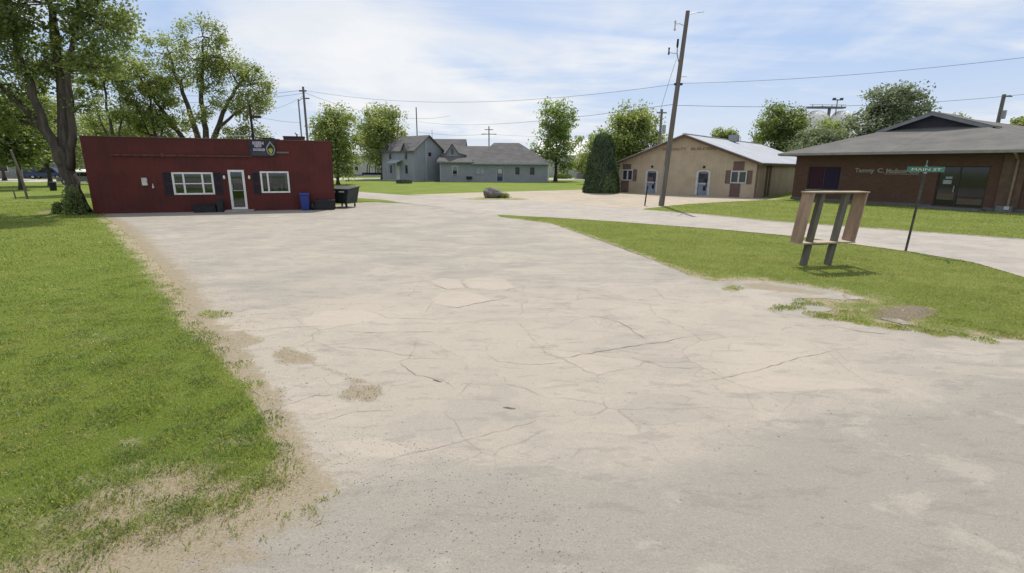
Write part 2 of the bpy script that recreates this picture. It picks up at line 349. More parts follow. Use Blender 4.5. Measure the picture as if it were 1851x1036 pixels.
LOT_LEFT = [(-3.23, 2.44), (-2.63, 2.77), (-2.09, 3.10), (-1.76, 3.48), (-2.10, 4.13), (-3.10, 5.45), (-4.21, 6.75), (-5.19, 7.78), (-6.59, 9.57), (-8.93, 12.31), (-13.13, 17.06), (-17.33, 21.65), (-19.83, 24.16)]
LOT = LOT_LEFT + [(-21.71, 27.07), (-11.22, 31.92), (-10.10, 34.50), (-8.12, 35.80), (-4.29, 30.79), (-1.11, 27.67), (-0.60, 25.24), (1.81, 22.19), (3.22, 16.56), (3.89, 13.55), (4.24, 11.50), (4.54, 10.93), (5.29, 11.07), (5.81, 10.97), (6.23, 10.61), (6.69, 10.17), (6.97, 9.59), (6.54, 9.33), (6.15, 9.49), (5.62, 9.51), (5.80, 9.07), (5.83, 8.70), (5.17, 8.21), (5.48, 8.15), (5.76, 7.79), (6.00, 7.63), (6.41, 7.69), (6.39, 7.39), (6.55, 7.21), (7.09, 7.25), (7.67, 7.07), (12, 7.3), (22, 6.5), (30, -45), (-30, -45), (-14, -6), (-9, 1.2)]
STREET = [(-30.33, 52.72), (-23.87, 53.73), (-17.63, 50.95), (-8.76, 42.86), (-4.83, 41.38), (2.88, 35.77), (7.76, 30.18), (10.63, 27.25), (12.60, 24.03), (15.86, 21.19), (18.95, 18.37), (34, 8.5), (34, 0.0), (10.84, 8.83), (12.17, 11.58), (12.68, 13.47), (12.24, 15.27), (10.62, 18.54), (8.55, 20.59), (4.52, 23.51), (2.04, 25.01), (-1.06, 26.39), (-4.07, 29.21), (-7.76, 34.20), (-12.19, 38.77), (-19.08, 42.83), (-25.24, 43.77)]
YARD = [(-9.16, 43.64), (-6.83, 45.69), (-3.52, 48.35), (1.89, 52.02), (8.15, 56.02), (11.43, 52.79), (15.55, 46.87), (20.40, 42.59), (22.89, 41.92), (16.96, 38.33), (12.07, 35.05), (8.14, 31.01), (7.71, 29.99), (2.86, 35.49), (-4.79, 41.01)]
ISLAND = [(-0.60, 25.24), (1.81, 22.19), (3.22, 16.56), (3.89, 13.55), (4.24, 11.50), (4.54, 10.93), (5.29, 11.07), (5.81, 10.97), (6.23, 10.61), (6.69, 10.17), (6.97, 9.59), (6.54, 9.33), (6.15, 9.49), (5.62, 9.51), (5.80, 9.07), (5.83, 8.70), (5.17, 8.21), (5.48, 8.15), (5.76, 7.79), (6.00, 7.63), (6.41, 7.69), (6.39, 7.39), (6.55, 7.21), (7.09, 7.25), (7.67, 7.07), (12, 7.3), (22, 6.5), (10.84, 8.83), (12.17, 11.58), (12.68, 13.47), (12.24, 15.27), (10.62, 18.54), (8.55, 20.59), (4.52, 23.51), (2.03, 24.88)]
RIGHT_LAWN = [(8.04, 30.60), (11.98, 34.78), (16.96, 38.33), (22.48, 41.17), (26.59, 33.91), (30.67, 30.11), (40, 25), (40, 10), (18.95, 18.37), (15.86, 21.19), (12.60, 24.03), (10.63, 27.25)]
DRY = [(-4.08, 3.16), (-3.66, 3.32), (-3.35, 3.69), (-3.23, 4.12), (-2.53, 4.05), (-1.97, 3.70), (-1.73, 3.48), (-2.07, 3.07), (-2.62, 2.75), (-3.25, 2.40)]
EDGE_DIRT = [(-19.30, 23.67), (-13.42, 17.05), (-9.25, 12.30), (-6.86, 9.56), (-5.39, 7.78), (-4.16, 6.53), (-3.74, 7.00), (-4.04, 7.81), (-5.29, 9.18), (-7.37, 11.68), (-10.61, 15.35), (-14.80, 19.81), (-18.20, 22.98)]
SPOTS = [[(-3.26, 6.34), (-3.17, 6.64), (-2.59, 6.25), (-2.53, 6.00), (-3.03, 5.99)], [(-1.94, 5.15), (-1.86, 5.36), (-1.51, 5.37), (-1.42, 5.11), (-1.52, 4.94), (-1.84, 5.01)],
         [(-2.72, 5.09), (-2.71, 5.31), (-2.58, 5.28), (-2.24, 4.43), (-2.26, 4.23)], [(-4.48, 6.94), (-4.14, 7.30), (-3.56, 6.88), (-3.78, 6.33), (-4.15, 6.32)], [(-2.50, 5.93), (-2.25, 5.83), (-1.66, 5.44), (-1.85, 5.41)]]
BARE = [[(6.44, 8.64), (7.32, 9.15), (7.85, 8.90), (7.34, 8.23), (6.57, 7.90), (6.16, 8.11)], [(-24.21, 25.27), (-25.35, 27.12), (-23.95, 27.24), (-22.11, 25.43)]]
LAWN_BARE = [((-5.96, 6.91), 0.22), ((-6.42, 7.07), 0.16), ((-6.15, 6.60), 0.10), ((-5.29, 5.26), 0.12), ((-3.97, 4.30), 0.13), ((-3.72, 5.01), 0.1), ((-2.73, 4.22), 0.16), ((-2.50, 4.17), 0.13), ((-4.81, 6.31), 0.12), ((-4.20, 5.94), 0.1), ((-6.98, 6.70), .1), ((-3.53, 4.11), .14), ((-4.51, 4.35), .1)]
def f_dry(X, Y):
    d = soft(DRY, X, Y, 0.55) * 0.66
    lot = seg_dist(LOT_LEFT, X, Y, False); wdt = np.interp(Y, [2.5, 4.2, 5.5, 7, 10, 14, 20, 26], [0.6, 0.08, 0.15, 0.32, 0.5, 0.6, 0.6, 0.3])
    d = np.maximum(d, np.clip(0.78 - 0.5 * lot / wdt, 0, 1) * (X < 0))
    for (c, r) in LAWN_BARE: d = np.maximum(d, np.clip(0.54 - 0.35 * np.hypot(X - c[0], Y - c[1]) / (2 * r), 0, 1))
    for b in BARE: d = np.maximum(d, .8 * soft(b, X, Y, 0.4))
    e = seg_dist(ISLAND[:25], X, Y, False); d = np.maximum(d, np.clip(0.66 - 0.4 * e / np.interp(Y, [6.5, 11.5, 13], [1.0, .8, .4]), 0, 1) * (X > 0))
    return d
def f_bare(X, Y):
    d = np.zeros(X.shape)
    for b in BARE: d = np.maximum(d, soft(b, X, Y, 0.25))
    return d
def f_lotdirt(X, Y):
    d = soft(EDGE_DIRT, X, Y, 1.1) * 0.72
    for s in SPOTS: d = np.maximum(d, .92 * soft(s, X, Y, 0.13))
    lot = seg_dist(LOT_LEFT, X, Y, False); d = np.maximum(d, np.clip(1.05 - 0.6 * lot / np.interp(Y, [2.2, 3.2, 4, 5, 8, 20], [.7, .5, .22, .2, .35, .5]), 0, 1))
    d = np.maximum(d, 0.72 * soft([(-2.67, 2.82), (-1.75, 3.63), (-1.21, 3.35), (-1.37, 2.88), (-2.15, 2.59)], X, Y, 0.5))
    for s in ([(4.95, 10.73), (5.69, 10.86), (6.39, 10.07), (6.37, 9.66), (5.62, 9.91), (5.01, 10.32)], [(4.60, 10.77), (5.00, 10.84), (4.90, 10.47), (4.55, 10.36)]): d = np.maximum(d, .8 * soft(s, X, Y, .2))
    e = seg_dist(ISLAND[:25], X, Y, False); return np.maximum(d, np.clip(0.6 - 0.5 * e / 0.25, 0, 1))
ASPH = [(-3.88, 2.60), (-1.88, 2.85), (-1.04, 3.71), (-0.10, 3.50), (0.96, 3.31), (2.47, 4.19), (3.59, 4.62), (6.22, 5.61), (14, 6), (22, 5), (22, -12), (-14, -12)]
SLABS = [(-5.12, 7.64), (-3.58, 8.47), (-2.02, 10.68), (-0.59, 11.29), (0.80, 9.34), (4.05, 10.60), (5.16, 8.68), (5.53, 7.45), (4.38, 5.57), (2.12, 4.60), (0.37, 3.89), (-1.04, 3.71), (-1.96, 4.13), (-2.46, 4.77), (-3.67, 6.13)]
def f_asph(X, Y): return soft(ASPH, X, Y, 0.35)
PALE = [[(-1.83, 10.79), (-1.58, 11.08), (-1.16, 10.92), (-1.00, 10.24), (-1.38, 10.08)], [(-1.09, 10.92), (-0.71, 11.22), (-0.13, 11.01), (0.05, 10.17), (-0.52, 9.97), (-0.88, 10.20)], [(-1.53, 9.12), (-1.46, 9.76), (-0.91, 9.86), (-0.38, 9.31), (-0.97, 8.67), (-1.32, 8.81)], [(-3.52, 7.97), (-3.14, 8.34), (-2.69, 8.45), (-2.26, 8.29), (-2.25, 7.91), (-2.86, 7.54), (-3.32, 7.59)], [(-5.06, 7.73), (-4.80, 7.85), (-4.25, 7.51), (-4.15, 7.24), (-4.53, 7.24)], [(2.37, 5.39), (3.25, 5.72), (4.11, 5.57), (4.24, 5.39), (3.56, 5.32), (2.55, 5.22)], [(-2.46, 5.03), (-1.99, 5.09), (-1.67, 4.85), (-2.07, 4.66), (-2.32, 4.71)], [(-1.66, 4.14), (-1.27, 4.24), (-0.81, 4.01), (-1.08, 3.89), (-1.51, 4.00)]]
def f_pale(X, Y):
    d = np.zeros(X.shape)
    for p in PALE: d = np.maximum(d, soft(p, X, Y, 0.10))
    return d
def f_slab(X, Y): return soft(SLABS, X, Y, 0.7)

def attr(t, n): return t.a('ShaderNodeAttribute', attribute_name=n).outputs['Fac']
def lawn_mat():
    m = bpy.data.materials.new('lawn'); m.use_nodes = True; t = NT(m.node_tree); bs = t.n['Principled BSDF']
    co = t.a('ShaderNodeTexCoord').outputs['Object']
    a = t.noise(co, 0.35, 6, 0.6); b = t.noise(co, 5.0, 5, 0.65); f = t.noise(co, 45, 4, 0.7)
    g = t.mix(t.ramp(a, 0.35, 0.68), (0.135, 0.195, 0.030), (0.20, 0.235, 0.055))
    g = t.mix(t.math('MULTIPLY', t.ramp(b, 0.4, 0.7), 0.55), g, (0.09, 0.15, 0.022))
    g = t.mix(t.math('MULTIPLY', t.ramp(f, 0.35, 0.75), 0.5), g, (0.17, 0.185, 0.045))
    d = t.mix(t.ramp(b, 0.35, 0.65), (0.41, 0.335, 0.225), (0.33, 0.28, 0.195)); d = t.mix(t.math('MULTIPLY', t.ramp(f, 0.45, 0.7), 0.7), d, (0.50, 0.42, 0.29))
    k = t.math('ADD', attr(t, 'dry'), t.math('MULTIPLY', t.math('SUBTRACT', t.math('ADD', t.math('MULTIPLY', t.noise(co, 1.9, 7, 0.7), 0.65), t.math('MULTIPLY', f, 0.35)), 0.5), 1.7))
    c = t.mix(t.ramp(k, 0.38, 0.66), g, d)
    kb = t.math('ADD', attr(t, 'bare'), t.math('MULTIPLY', t.math('SUBTRACT', t.noise(co, 3.0, 7, 0.7), 0.5), 1.6))
    c = t.mix(t.ramp(kb, 0.42, 0.75), c, t.mix(t.ramp(f, 0.4, 0.65), (0.27, 0.225, 0.17), (0.15, 0.12, 0.09)))
    t.l.new(c, bs.inputs['Base Color']); bs.inputs['Roughness'].default_value = 0.95; bs.inputs['Specular IOR Level'].default_value = 0.1
    bn = t.a('ShaderNodeBump', {'Strength': 0.8, 'Distance': 0.03, 'Height': t.math('ADD', f, t.noise(co, 130, 3, 0.7))}); t.l.new(bn.outputs[0], bs.inputs['Normal']); return m
def pave_mat(name, warm, grey, crack=True, rot=0.0):
    m = bpy.data.materials.new(name); m.use_nodes = True; t = NT(m.node_tree); bs = t.n['Principled BSDF']
    co = t.a('ShaderNodeTexCoord').outputs['Object']
    big = t.noise(t.mapv(co, (1, 0.55, 1), (0, 0, rot)), 0.32, 6, 0.62, 0.6); med = t.noise(t.mapv(co, (0.5, 1.5, 1), (0, 0, rot)), 1.3, 6, 0.65, 0.8)
    fine = t.noise(co, 60, 4, 0.7); mid = t.noise(co, 9, 5, 0.7)
    slab = attr(t, 'slab'); asph = attr(t, 'asph')
    f = t.math('ADD', t.math('MULTIPLY', big, 0.55), t.math('MULTIPLY', med, 0.45))
    k = t.math('SUBTRACT', t.math('ADD', f, t.math('MULTIPLY', asph, 0.22)), t.math('MULTIPLY', slab, 0.15))
    c = t.mix(t.ramp(k, 0.40, 0.62), warm, grey); c = t.mix(t.math('MULTIPLY', asph, 0.42), c, (0.255, 0.234, 0.200))
    c = t.mix(t.math('MULTIPLY', t.ramp(med, 0.55, 0.8), 0.5), c, (0.20, 0.187, 0.165))
    c = t.mix(t.math('MULTIPLY', t.ramp(mid, 0.55, 0.75), 0.25), c, (0.175, 0.16, 0.135))
    c = t.mix(t.math('MULTIPLY', t.ramp(fine, 0.50, 0.72), 0.35), c, (0.17, 0.158, 0.14)); c = t.mix(t.math('MULTIPLY', t.ramp(fine, 0.5, 0.28), 0.25), c, (0.48, 0.44, 0.39))
    peel = t.a('ShaderNodeTexNoise', {'Vector': t.mapv(co, (0.8, 1.1, 1), (0, 0, rot + 0.4)), 'Scale': 0.75, 'Detail': 12, 'Roughness': 0.66, 'Distortion': 0.4}).outputs['Fac']
    c = t.mix(t.math('MULTIPLY', t.ramp(peel, 0.52, 0.56), 0.30), c, (0.245, 0.228, 0.205)); c = t.mix(t.math('MULTIPLY', t.ramp(peel, 0.445, 0.40), 0.40), c, (0.405, 0.36, 0.305))
    peel2 = t.noise(t.mapv(co, (0.6, 1.6, 1), (0, 0, rot - 0.3)), 2.6, 12, 0.7, 0.3); c = t.mix(t.math('MULTIPLY', t.ramp(peel2, 0.54, 0.60), 0.36), c, (0.19, 0.177, 0.157))
    ag = t.a('ShaderNodeTexVoronoi', {'Vector': co, 'Scale': 170.0, 'Randomness': 1.0}); agc = t.a('ShaderNodeSeparateColor', {0: ag.outputs['Color']}).outputs[0]
    c = t.mix(t.math('MULTIPLY', t.ramp(agc, 0.62, 0.95), 0.16), c, (0.155, 0.145, 0.128)); c = t.mix(t.math('MULTIPLY', t.ramp(agc, 0.25, 0.02), 0.15), c, (0.47, 0.44, 0.39))
    # grit, pebbles and small dark flecks
    v = t.a('ShaderNodeTexVoronoi', {'Vector': co, 'Scale': 5.0, 'Randomness': 1.0}); v2 = t.a('ShaderNodeTexVoronoi', {'Vector': co, 'Scale': 17.0, 'Randomness': 1.0})
    fl = t.math('MAXIMUM', t.ramp(v.outputs['Distance'], 0.075, 0.045), t.math('MULTIPLY', t.ramp(v2.outputs['Distance'], 0.14, 0.08), t.ramp(med, 0.45, 0.6)))
    c = t.mix(t.math('MULTIPLY', fl, 0.55), c, (0.10, 0.085, 0.065))
    if crack:
        wob = t.a('ShaderNodeTexNoise', {'Vector': co, 'Scale': 1.6, 'Detail': 5}).outputs['Color']
        cv = t.a('ShaderNodeMix', {0: 0.22}, data_type='VECTOR'); t.l.new(co, cv.inputs[4]); t.l.new(wob, cv.inputs[5])
        vo = t.a('ShaderNodeTexVoronoi', {'Vector': cv.outputs[1], 'Scale': 0.95}, feature='DISTANCE_TO_EDGE'); vp = t.a('ShaderNodeTexVoronoi', {'Vector': cv.outputs[1], 'Scale': 0.95})
        tone = t.a('ShaderNodeSeparateColor', {0: vp.outputs['Color']}).outputs[0]
        c = t.mix(t.math('MULTIPLY', t.math('MULTIPLY', slab, 0.28), tone), c, (0.45, 0.385, 0.32))
        line = t.math('MULTIPLY', t.ramp(vo.outputs['Distance'], 0.010, 0.004), t.math('MULTIPLY', slab, t.ramp(t.noise(co, 0.9, 3), 0.42, 0.58)))
        vo2 = t.a('ShaderNodeTexVoronoi', {'Vector': cv.outputs[1], 'Scale': 2.3}, feature='DISTANCE_TO_EDGE')
        line2 = t.math('MULTIPLY', t.ramp(vo2.outputs['Distance'], 0.014, 0.005), t.math('MULTIPLY', slab, t.ramp(t.noise(co, 0.7, 3), 0.53, 0.62)))
        c = t.mix(t.math('MULTIPLY', t.math('MAXIMUM', line, line2), 0.42), c, (0.17, 0.145, 0.118))
    kp = t.math('ADD', attr(t, 'pale'), t.math('MULTIPLY', t.math('SUBTRACT', t.noise(co, 4.0, 8, 0.7), 0.5), 1.0))
    c = t.mix(t.math('MULTIPLY', t.ramp(kp, 0.46, 0.58), 0.5), c, (0.41, 0.355, 0.295))
    kd = t.math('ADD', attr(t, 'dirt'), t.math('MULTIPLY', t.math('SUBTRACT', t.math('ADD', t.math('MULTIPLY', mid, 0.5), t.math('MULTIPLY', peel2, 0.5)), 0.5), 1.7))
    c = t.mix(t.math('MULTIPLY', t.ramp(kd, 0.36, 0.74), 0.88), c, t.mix(t.ramp(fine, 0.4, 0.65), (0.285, 0.236, 0.16), (0.21, 0.172, 0.118)))
    t.l.new(c, bs.inputs['Base Color']); bs.inputs['Roughness'].default_value = 0.92; bs.inputs['Specular IOR Level'].default_value = 0.2
    bn = t.a('ShaderNodeBump', {'Strength': 0.75, 'Distance': 0.014, 'Height': t.math('ADD', t.math('MULTIPLY', fine, 0.6), t.math('ADD', mid, t.math('MULTIPLY', t.noise(co, 200, 2), 0.3)))}); t.l.new(bn.outputs[0], bs.inputs['Normal']); return m
lawn = lawn_mat()
lotm = pave_mat('old_concrete', (0.350, 0.311, 0.260), (0.278, 0.254, 0.219))
streetm = pave_mat('street_concrete', (0.38, 0.335, 0.29), (0.33, 0.30, 0.265), False, 0.6)
yardm = pave_mat('pale_gravel', (0.42, 0.35, 0.26), (0.36, 0.305, 0.235), False, 0.3)
farroadm = M('far_road', (0.42, 0.39, 0.35), (0.36, 0.335, 0.30), 0.3, 0.95)
BIG = 900
sheet('ground', [(-BIG, -60), (BIG, -60), (BIG, 1500), (-BIG, 1500)], 0.0, lawn, {'dry': f_dry, 'bare': f_bare}, 0.022, rmax=60, th0=-1.2, th1=1.25)
sheet('parking_lot', ragged(LOT, 0.11, 3.0, 0.02, free=range(13, 17)), 0.004, lotm, {'dirt': f_lotdirt, 'asph': f_asph, 'slab': f_slab, 'pale': f_pale}, 0.020, rmax=45, refine=SPOTS + PALE + [[(4.69, 10.99), (6.99, 9.59), (4.68, 10.12)]])
sheet('street', ragged(STREET, 0.07, 5.0, 0.02), 0.008, streetm, {'dirt': lambda X, Y: np.clip(0.42 - 0.5 * seg_dist(STREET, X, Y) / 0.5, 0, 1)}, 0.05, rmin=8, rmax=80)
sheet('gravel_yard', ragged(YARD, 0.12, 6.0, 0.02), 0.004, yardm)
sheet('grass_strip', ragged([(-15.83, 39.39), (-12.29, 39.10), (-9.71, 37.42), (-7.40, 34.08), (-8.55, 34.33), (-10.38, 35.45), (-12.11, 35.96)], 0.12, 7.0, 0.012), 0.016, lawn)
sheet('rock_island', ragged([(-3.90, 38.81), (-2.96, 40.49), (-1.21, 41.42), (0.59, 40.18), (1.21, 38.90), (-0.07, 38.25), (-1.93, 37.74), (-3.20, 38.11)], 0.25, 8.0, 0.006), 0.016, lawn, {'dry': lambda X, Y: np.full(X.shape, .52)})
sheet('side_road', [(-160, 76), (-60, 66.5), (-36, 66), (-36, 74), (-60, 76), (-160, 90)], 0.006, farroadm)
sheet('cross_road', [(-36, 84), (-22, 86), (-9.5, 93), (6.5, 97), (60, 94), (120, 92), (120, 104), (60, 106), (6, 109), (-12, 101), (-36, 96)], 0.006, farroadm)
def ribbon(b, pts, wd, z, seed):
    rng = random.Random(seed); P = []
    for i in range(len(pts) - 1):
        a, c = Vector(pts[i]), Vector(pts[i + 1]); L = (c - a).length; n = max(2, int(L / 0.07)); nr = Vector((-(c - a).y, (c - a).x)).normalized()
        for k in range(n + (i == len(pts) - 2)):
            p = a.lerp(c, k / n); P.append((p + nr * (noise.noise((p.x * 5, p.y * 5, seed)) * 0.045 + rng.uniform(-.008, .008)), nr))
    m = len(P); base = len(b.v)
    for i, (p, nr) in enumerate(P):
        h = wd * (0.25 + 0.75 * rng.random()) * min(1, 4 * i / m + .1, 4 * (m - 1 - i) / m + .1) / 2
        b.v += [(p.x + nr.x * h, p.y + nr.y * h, z), (p.x - nr.x * h, p.y - nr.y * h, z)]
    for i in range(m - 1): q = base + 2 * i; b.f.append((q, q + 1, q + 3, q + 2))
cb = MB()
for i, (pts, wd) in enumerate([([(0.52, 6.19), (1.36, 6.57), (2.06, 6.86), (2.80, 7.19)], 0.022), ([(1.56, 8.16), (1.84, 7.71), (1.97, 7.00)], 0.022), ([(1.28, 8.21), (1.64, 8.06)], 0.02), ([(-1.74, 10.47), (-1.37, 10.04), (-0.87, 10.05)], 0.03), ([(-1.15, 10.81), (-0.97, 10.19), (-0.78, 10.05)], 0.025),
        ([(-1.44, 8.89), (-0.99, 8.64), (-0.67, 8.91), (-0.22, 9.27), (0.05, 9.49)], 0.03), ([(-0.23, 9.79), (-0.01, 10.12), (0.14, 9.94)], 0.03), ([(0.44, 8.57), (0.85, 8.65), (1.18, 8.55)], 0.022), ([(-1.48, 6.08), (-1.16, 5.64), (-0.83, 5.55), (-0.63, 5.25)], 0.016), ([(0.09, 4.80), (0.25, 4.55), (-0.23, 4.28), (-0.63, 4.08), (-1.08, 3.86), (-1.28, 3.73)], 0.008),
        ([(-2.77, 7.27), (-2.07, 7.24), (-1.41, 7.30), (-0.81, 7.26)], 0.014), ([(-2.89, 6.35), (-2.45, 6.61), (-1.80, 6.49), (-1.21, 6.22)], 0.013), ([(2.07, 5.47), (2.77, 5.71), (3.63, 6.17), (4.70, 6.70)], 0.014), ([(4.52, 8.60), (4.93, 8.27), (5.32, 7.96)], 0.018), ([(-2.42, 4.87), (-2.18, 5.10), (-1.92, 5.15)], 0.012), ([(-1.49, 5.30), (-1.08, 5.48)], 0.010),
        ([(3.00, 10.31), (2.97, 9.40), (3.50, 9.09), (4.30, 9.23)], 0.014), ([(1.49, 10.02), (1.99, 9.37), (2.62, 8.91), (3.19, 8.78)], 0.012), ([(-0.34, 6.39), (-0.18, 6.10), (0.25, 6.02), (0.84, 6.12)], 0.010), ([(5.17, 7.72), (5.53, 7.45), (5.94, 7.30)], 0.03), ([(-2.61, 8.49), (-2.09, 8.01), (-1.34, 7.93), (-0.80, 8.13)], 0.013), ([(-3.94, 7.25), (-3.53, 7.47), (-2.86, 7.54)], 0.014), ([(-1.98, 4.44), (-1.63, 4.72), (-1.18, 4.77)], 0.008), ([(1.48, 6.43), (1.95, 5.96), (2.57, 5.91)], 0.010)]):
    ribbon(cb, pts, wd * 0.7, 0.0085, i + 1)
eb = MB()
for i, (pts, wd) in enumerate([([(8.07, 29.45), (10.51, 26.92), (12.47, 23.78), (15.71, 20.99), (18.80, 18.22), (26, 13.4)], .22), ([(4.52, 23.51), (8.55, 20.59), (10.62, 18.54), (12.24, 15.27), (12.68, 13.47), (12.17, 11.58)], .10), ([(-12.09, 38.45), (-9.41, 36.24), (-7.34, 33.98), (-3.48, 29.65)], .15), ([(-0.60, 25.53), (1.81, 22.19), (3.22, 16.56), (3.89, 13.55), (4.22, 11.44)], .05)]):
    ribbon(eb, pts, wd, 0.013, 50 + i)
tag(eb.build('edge_strip', M('dark_verge', (.12, .10, .07), (.20, .17, .12), 5, .95)), kind='structure')  # thin dark brown strips along the lawn, island and grass strip edges
tag(cb.build('pavement_cracks', crackm), kind='structure')
slabm = M('broken_slab_concrete', (0.325, 0.285, 0.24), (0.17, 0.145, 0.115), 3.2, 0.9, bump=0.01, fine=0.25)
sb = MB()
for poly in ([(6.30, 8.17), (6.62, 8.15), (6.59, 7.76), (6.41, 7.81)], [(6.74, 9.80), (6.97, 9.64), (6.90, 9.46), (6.57, 9.45)]):
    pr = ragged(poly, 0.09, 12.0, 0.006); sb.slab([(x, y, 0.010) for x, y in pr], 0.03)
tag(sb.build('broken_pavement', slabm), kind='structure')

# ------------------------------------------------------------------ grass blades
NOGRASS = [LOT, STREET, YARD]
def blades(name, region, n, h, wd, seed, mat, keep, lean=0.6, over=0.12):
    """blades thin out and widen with distance; n is the number sampled over the region's polar box"""
    rng = np.random.default_rng(seed); ra = [math.hypot(*p) for p in region]; an = [math.atan2(p[0], p[1]) for p in region]
    r = np.exp(rng.uniform(math.log(max(2.6, min(ra) * .8)), math.log(max(ra)), n)); t = rng.uniform(min(an), max(an), n); X, Y = r * np.sin(t), r * np.cos(t)
    k = in_poly(region, X, Y); X, Y = X[k], Y[k]
    for p in NOGRASS:
        k = ~in_poly(p, X, Y) | (seg_dist(p, X, Y) < rng.random(X.size) ** 2 * over); X, Y = X[k], Y[k]
    k = keep(X, Y, rng); X, Y = X[k], Y[k]; n = len(X); D = np.hypot(X, Y)
    cl = np.array([noise.noise((x * 1.3, y * 1.3, 2.0)) + .5 * noise.noise((x * 6, y * 6, 7.0)) for x, y in zip(X, Y)])
    H = h * rng.uniform(0.5, 1.25, n) * (1 + 0.45 * cl) * np.clip(.85 + D / 50, .85, 1.2); A = rng.uniform(0, 2 * np.pi, n); L = rng.uniform(0, lean, n) * H; B = rng.uniform(0, 2 * np.pi, n); W = wd * D * rng.uniform(.6, 1.3, n)
    dx, dy = np.cos(A) * W / 2, np.sin(A) * W / 2; ex, ey = np.cos(B) * L, np.sin(B) * L
    z0 = np.full(n, .002)
    V = np.stack([np.c_[X - dx, Y - dy, z0], np.c_[X + dx, Y + dy, z0], np.c_[X + dx * .8 + ex * .4, Y + dy * .8 + ey * .4, H * .62], np.c_[X - dx * .2 + ex, Y - dy * .2 + ey, H]], 1).reshape(-1, 3)
    F = np.arange(n * 4).reshape(-1, 4); tint = np.clip(rng.normal(0.5 + 0.3 * cl, 0.2, n), 0, 1)
    return tag(fast_mesh(name, V, F, mat, tint=np.repeat(tint, 4)), kind='stuff')
def wild(X, Y): return np.array([.42 * noise.noise((x * 1.7, y * 1.7, 1.0)) + .36 * noise.noise((x * 5, y * 5, 4.0)) + .2 * noise.noise((x * 13, y * 13, 6.0)) for x, y in zip(X, Y)])
def live(X, Y, rng):
    d = f_dry(X, Y) + 0.75 * wild(X, Y); return rng.random(X.size) > np.clip((d - 0.20) * 1.9, 0.04, .97)
def dead(X, Y, rng):
    d = f_dry(X, Y) + 0.5 * wild(X, Y); return rng.random(X.size) < np.clip((d - 0.06) * 1.2, 0.16, .85)
LEFT = [(-8, 2.0), (0.3, 2.0), (-0.6, 5), (-2.5, 8), (-10.5, 18), (-16, 26), (-37, 36), (-46, 36)]
blades('grass', LEFT, 420000, 0.034, 0.0013, 1, bladeg, live)
blades('dry_grass', LEFT, 230000, 0.016, 0.0009, 4, bladed, dead, lean=2.6, over=1.3)
blades('dry_grass', [(-5, 2.2), (-0.8, 2.2), (-1.5, 4.4), (-6, 4.8)], 26000, 0.045, 0.0009, 9, bladed, lambda X, Y, rng: rng.random(X.size) < np.clip((f_dry(X, Y) + .5 * wild(X, Y) - .15) * .9, .02, .6), lean=1.0, over=0.5)
blades('grass', ISLAND, 260000, 0.030, 0.0011, 6, bladeo, live)
blades('dry_grass', ISLAND, 90000, 0.02, 0.0009, 7, bladed, dead, lean=1.4, over=.4)
blades('grass', RIGHT_LAWN, 120000, 0.034, 0.0011, 8, bladeo, live)
def weeds(name, spots, seed, mat, n=60, h=0.10, rad=0.14, wd=0.012):
    rng = np.random.default_rng(seed); V = []; T = []
    for (c, s) in spots:
        m = int(n * s); r = rad * s ** .5 * np.sqrt(rng.random(m)); a = rng.uniform(0, 6.28, m); X = c[0] + r * np.cos(a); Y = c[1] + r * np.sin(a)
        b = a + rng.normal(0, .8, m); H = h * rng.uniform(.4, 1.1, m) * (1.2 - r / (rad * s ** .5) * .7); L = H * rng.uniform(.2, 1.0, m); A = rng.uniform(0, 6.28, m); W = wd * rng.uniform(.6, 1.5, m)
        dx, dy, ex, ey = np.cos(A) * W / 2, np.sin(A) * W / 2, np.cos(b) * L, np.sin(b) * L
        V.append(np.stack([np.c_[X - dx * .5, Y - dy * .5, X * 0 + .006], np.c_[X + dx + ex * .5, Y + dy + ey * .5, H * .6], np.c_[X + ex, Y + ey, H], np.c_[X - dx + ex * .5, Y - dy + ey * .5, H * .6]], 1).reshape(-1, 3)); T.append(np.repeat(np.clip(rng.normal(.45, .25, m), 0, 1), 4))
    V = np.concatenate(V); o = fast_mesh(name, V, np.arange(len(V)).reshape(-1, 4), mat, tint=np.concatenate(T)); return tag(o, kind='stuff')
rw = random.Random(4)
tf = []
while len(tf) < 420:
    r_ = math.exp(rw.uniform(math.log(3), math.log(14))); t_ = rw.uniform(-.95, -.3); p_ = (r_ * math.sin(t_), r_ * math.cos(t_))
    if in_poly(LEFT, np.array([p_[0]]), np.array([p_[1]]))[0] and not in_poly(LOT, np.array([p_[0]]), np.array([p_[1]]))[0]: tf.append((p_, rw.uniform(.25, 1.3) * min(1.6, .5 + r_ / 9)))
clover = leaf_mat('clover_green', (0.08, 0.135, 0.028), (0.13, 0.205, 0.042), (0.22, 0.29, 0.075), 0.5, 0.9)
weeds('weeds', tf[:250], 27, clover, 70, 0.05, 0.14, 0.012)
weeds('weeds', tf[250:], 28, bladeo, 60, 0.06, 0.12, 0.009)
weeds('weeds', [((-1.90, 3.66), 1.6), ((-5.07, 8.10), 2.0), ((-4.92, 8.07), 1.4), ((-5.23, 8.16), 1.0), ((-2.83, 3.73), .9), ((-3.42, 3.30), 1.0), ((-3.37, 3.33), .6), ((-2.31, 3.62), .5), ((-3.77, 4.81), 1.2), ((-3.85, 4.69), 1.0), ((-2.96, 5.30), .8), ((-3.43, 5.95), .7), ((-3.98, 6.17), .7), ((-2.85, 3.43), .4), ((-3.51, 3.25), .5)], 21, bladeg, 70, 0.075, 0.15)
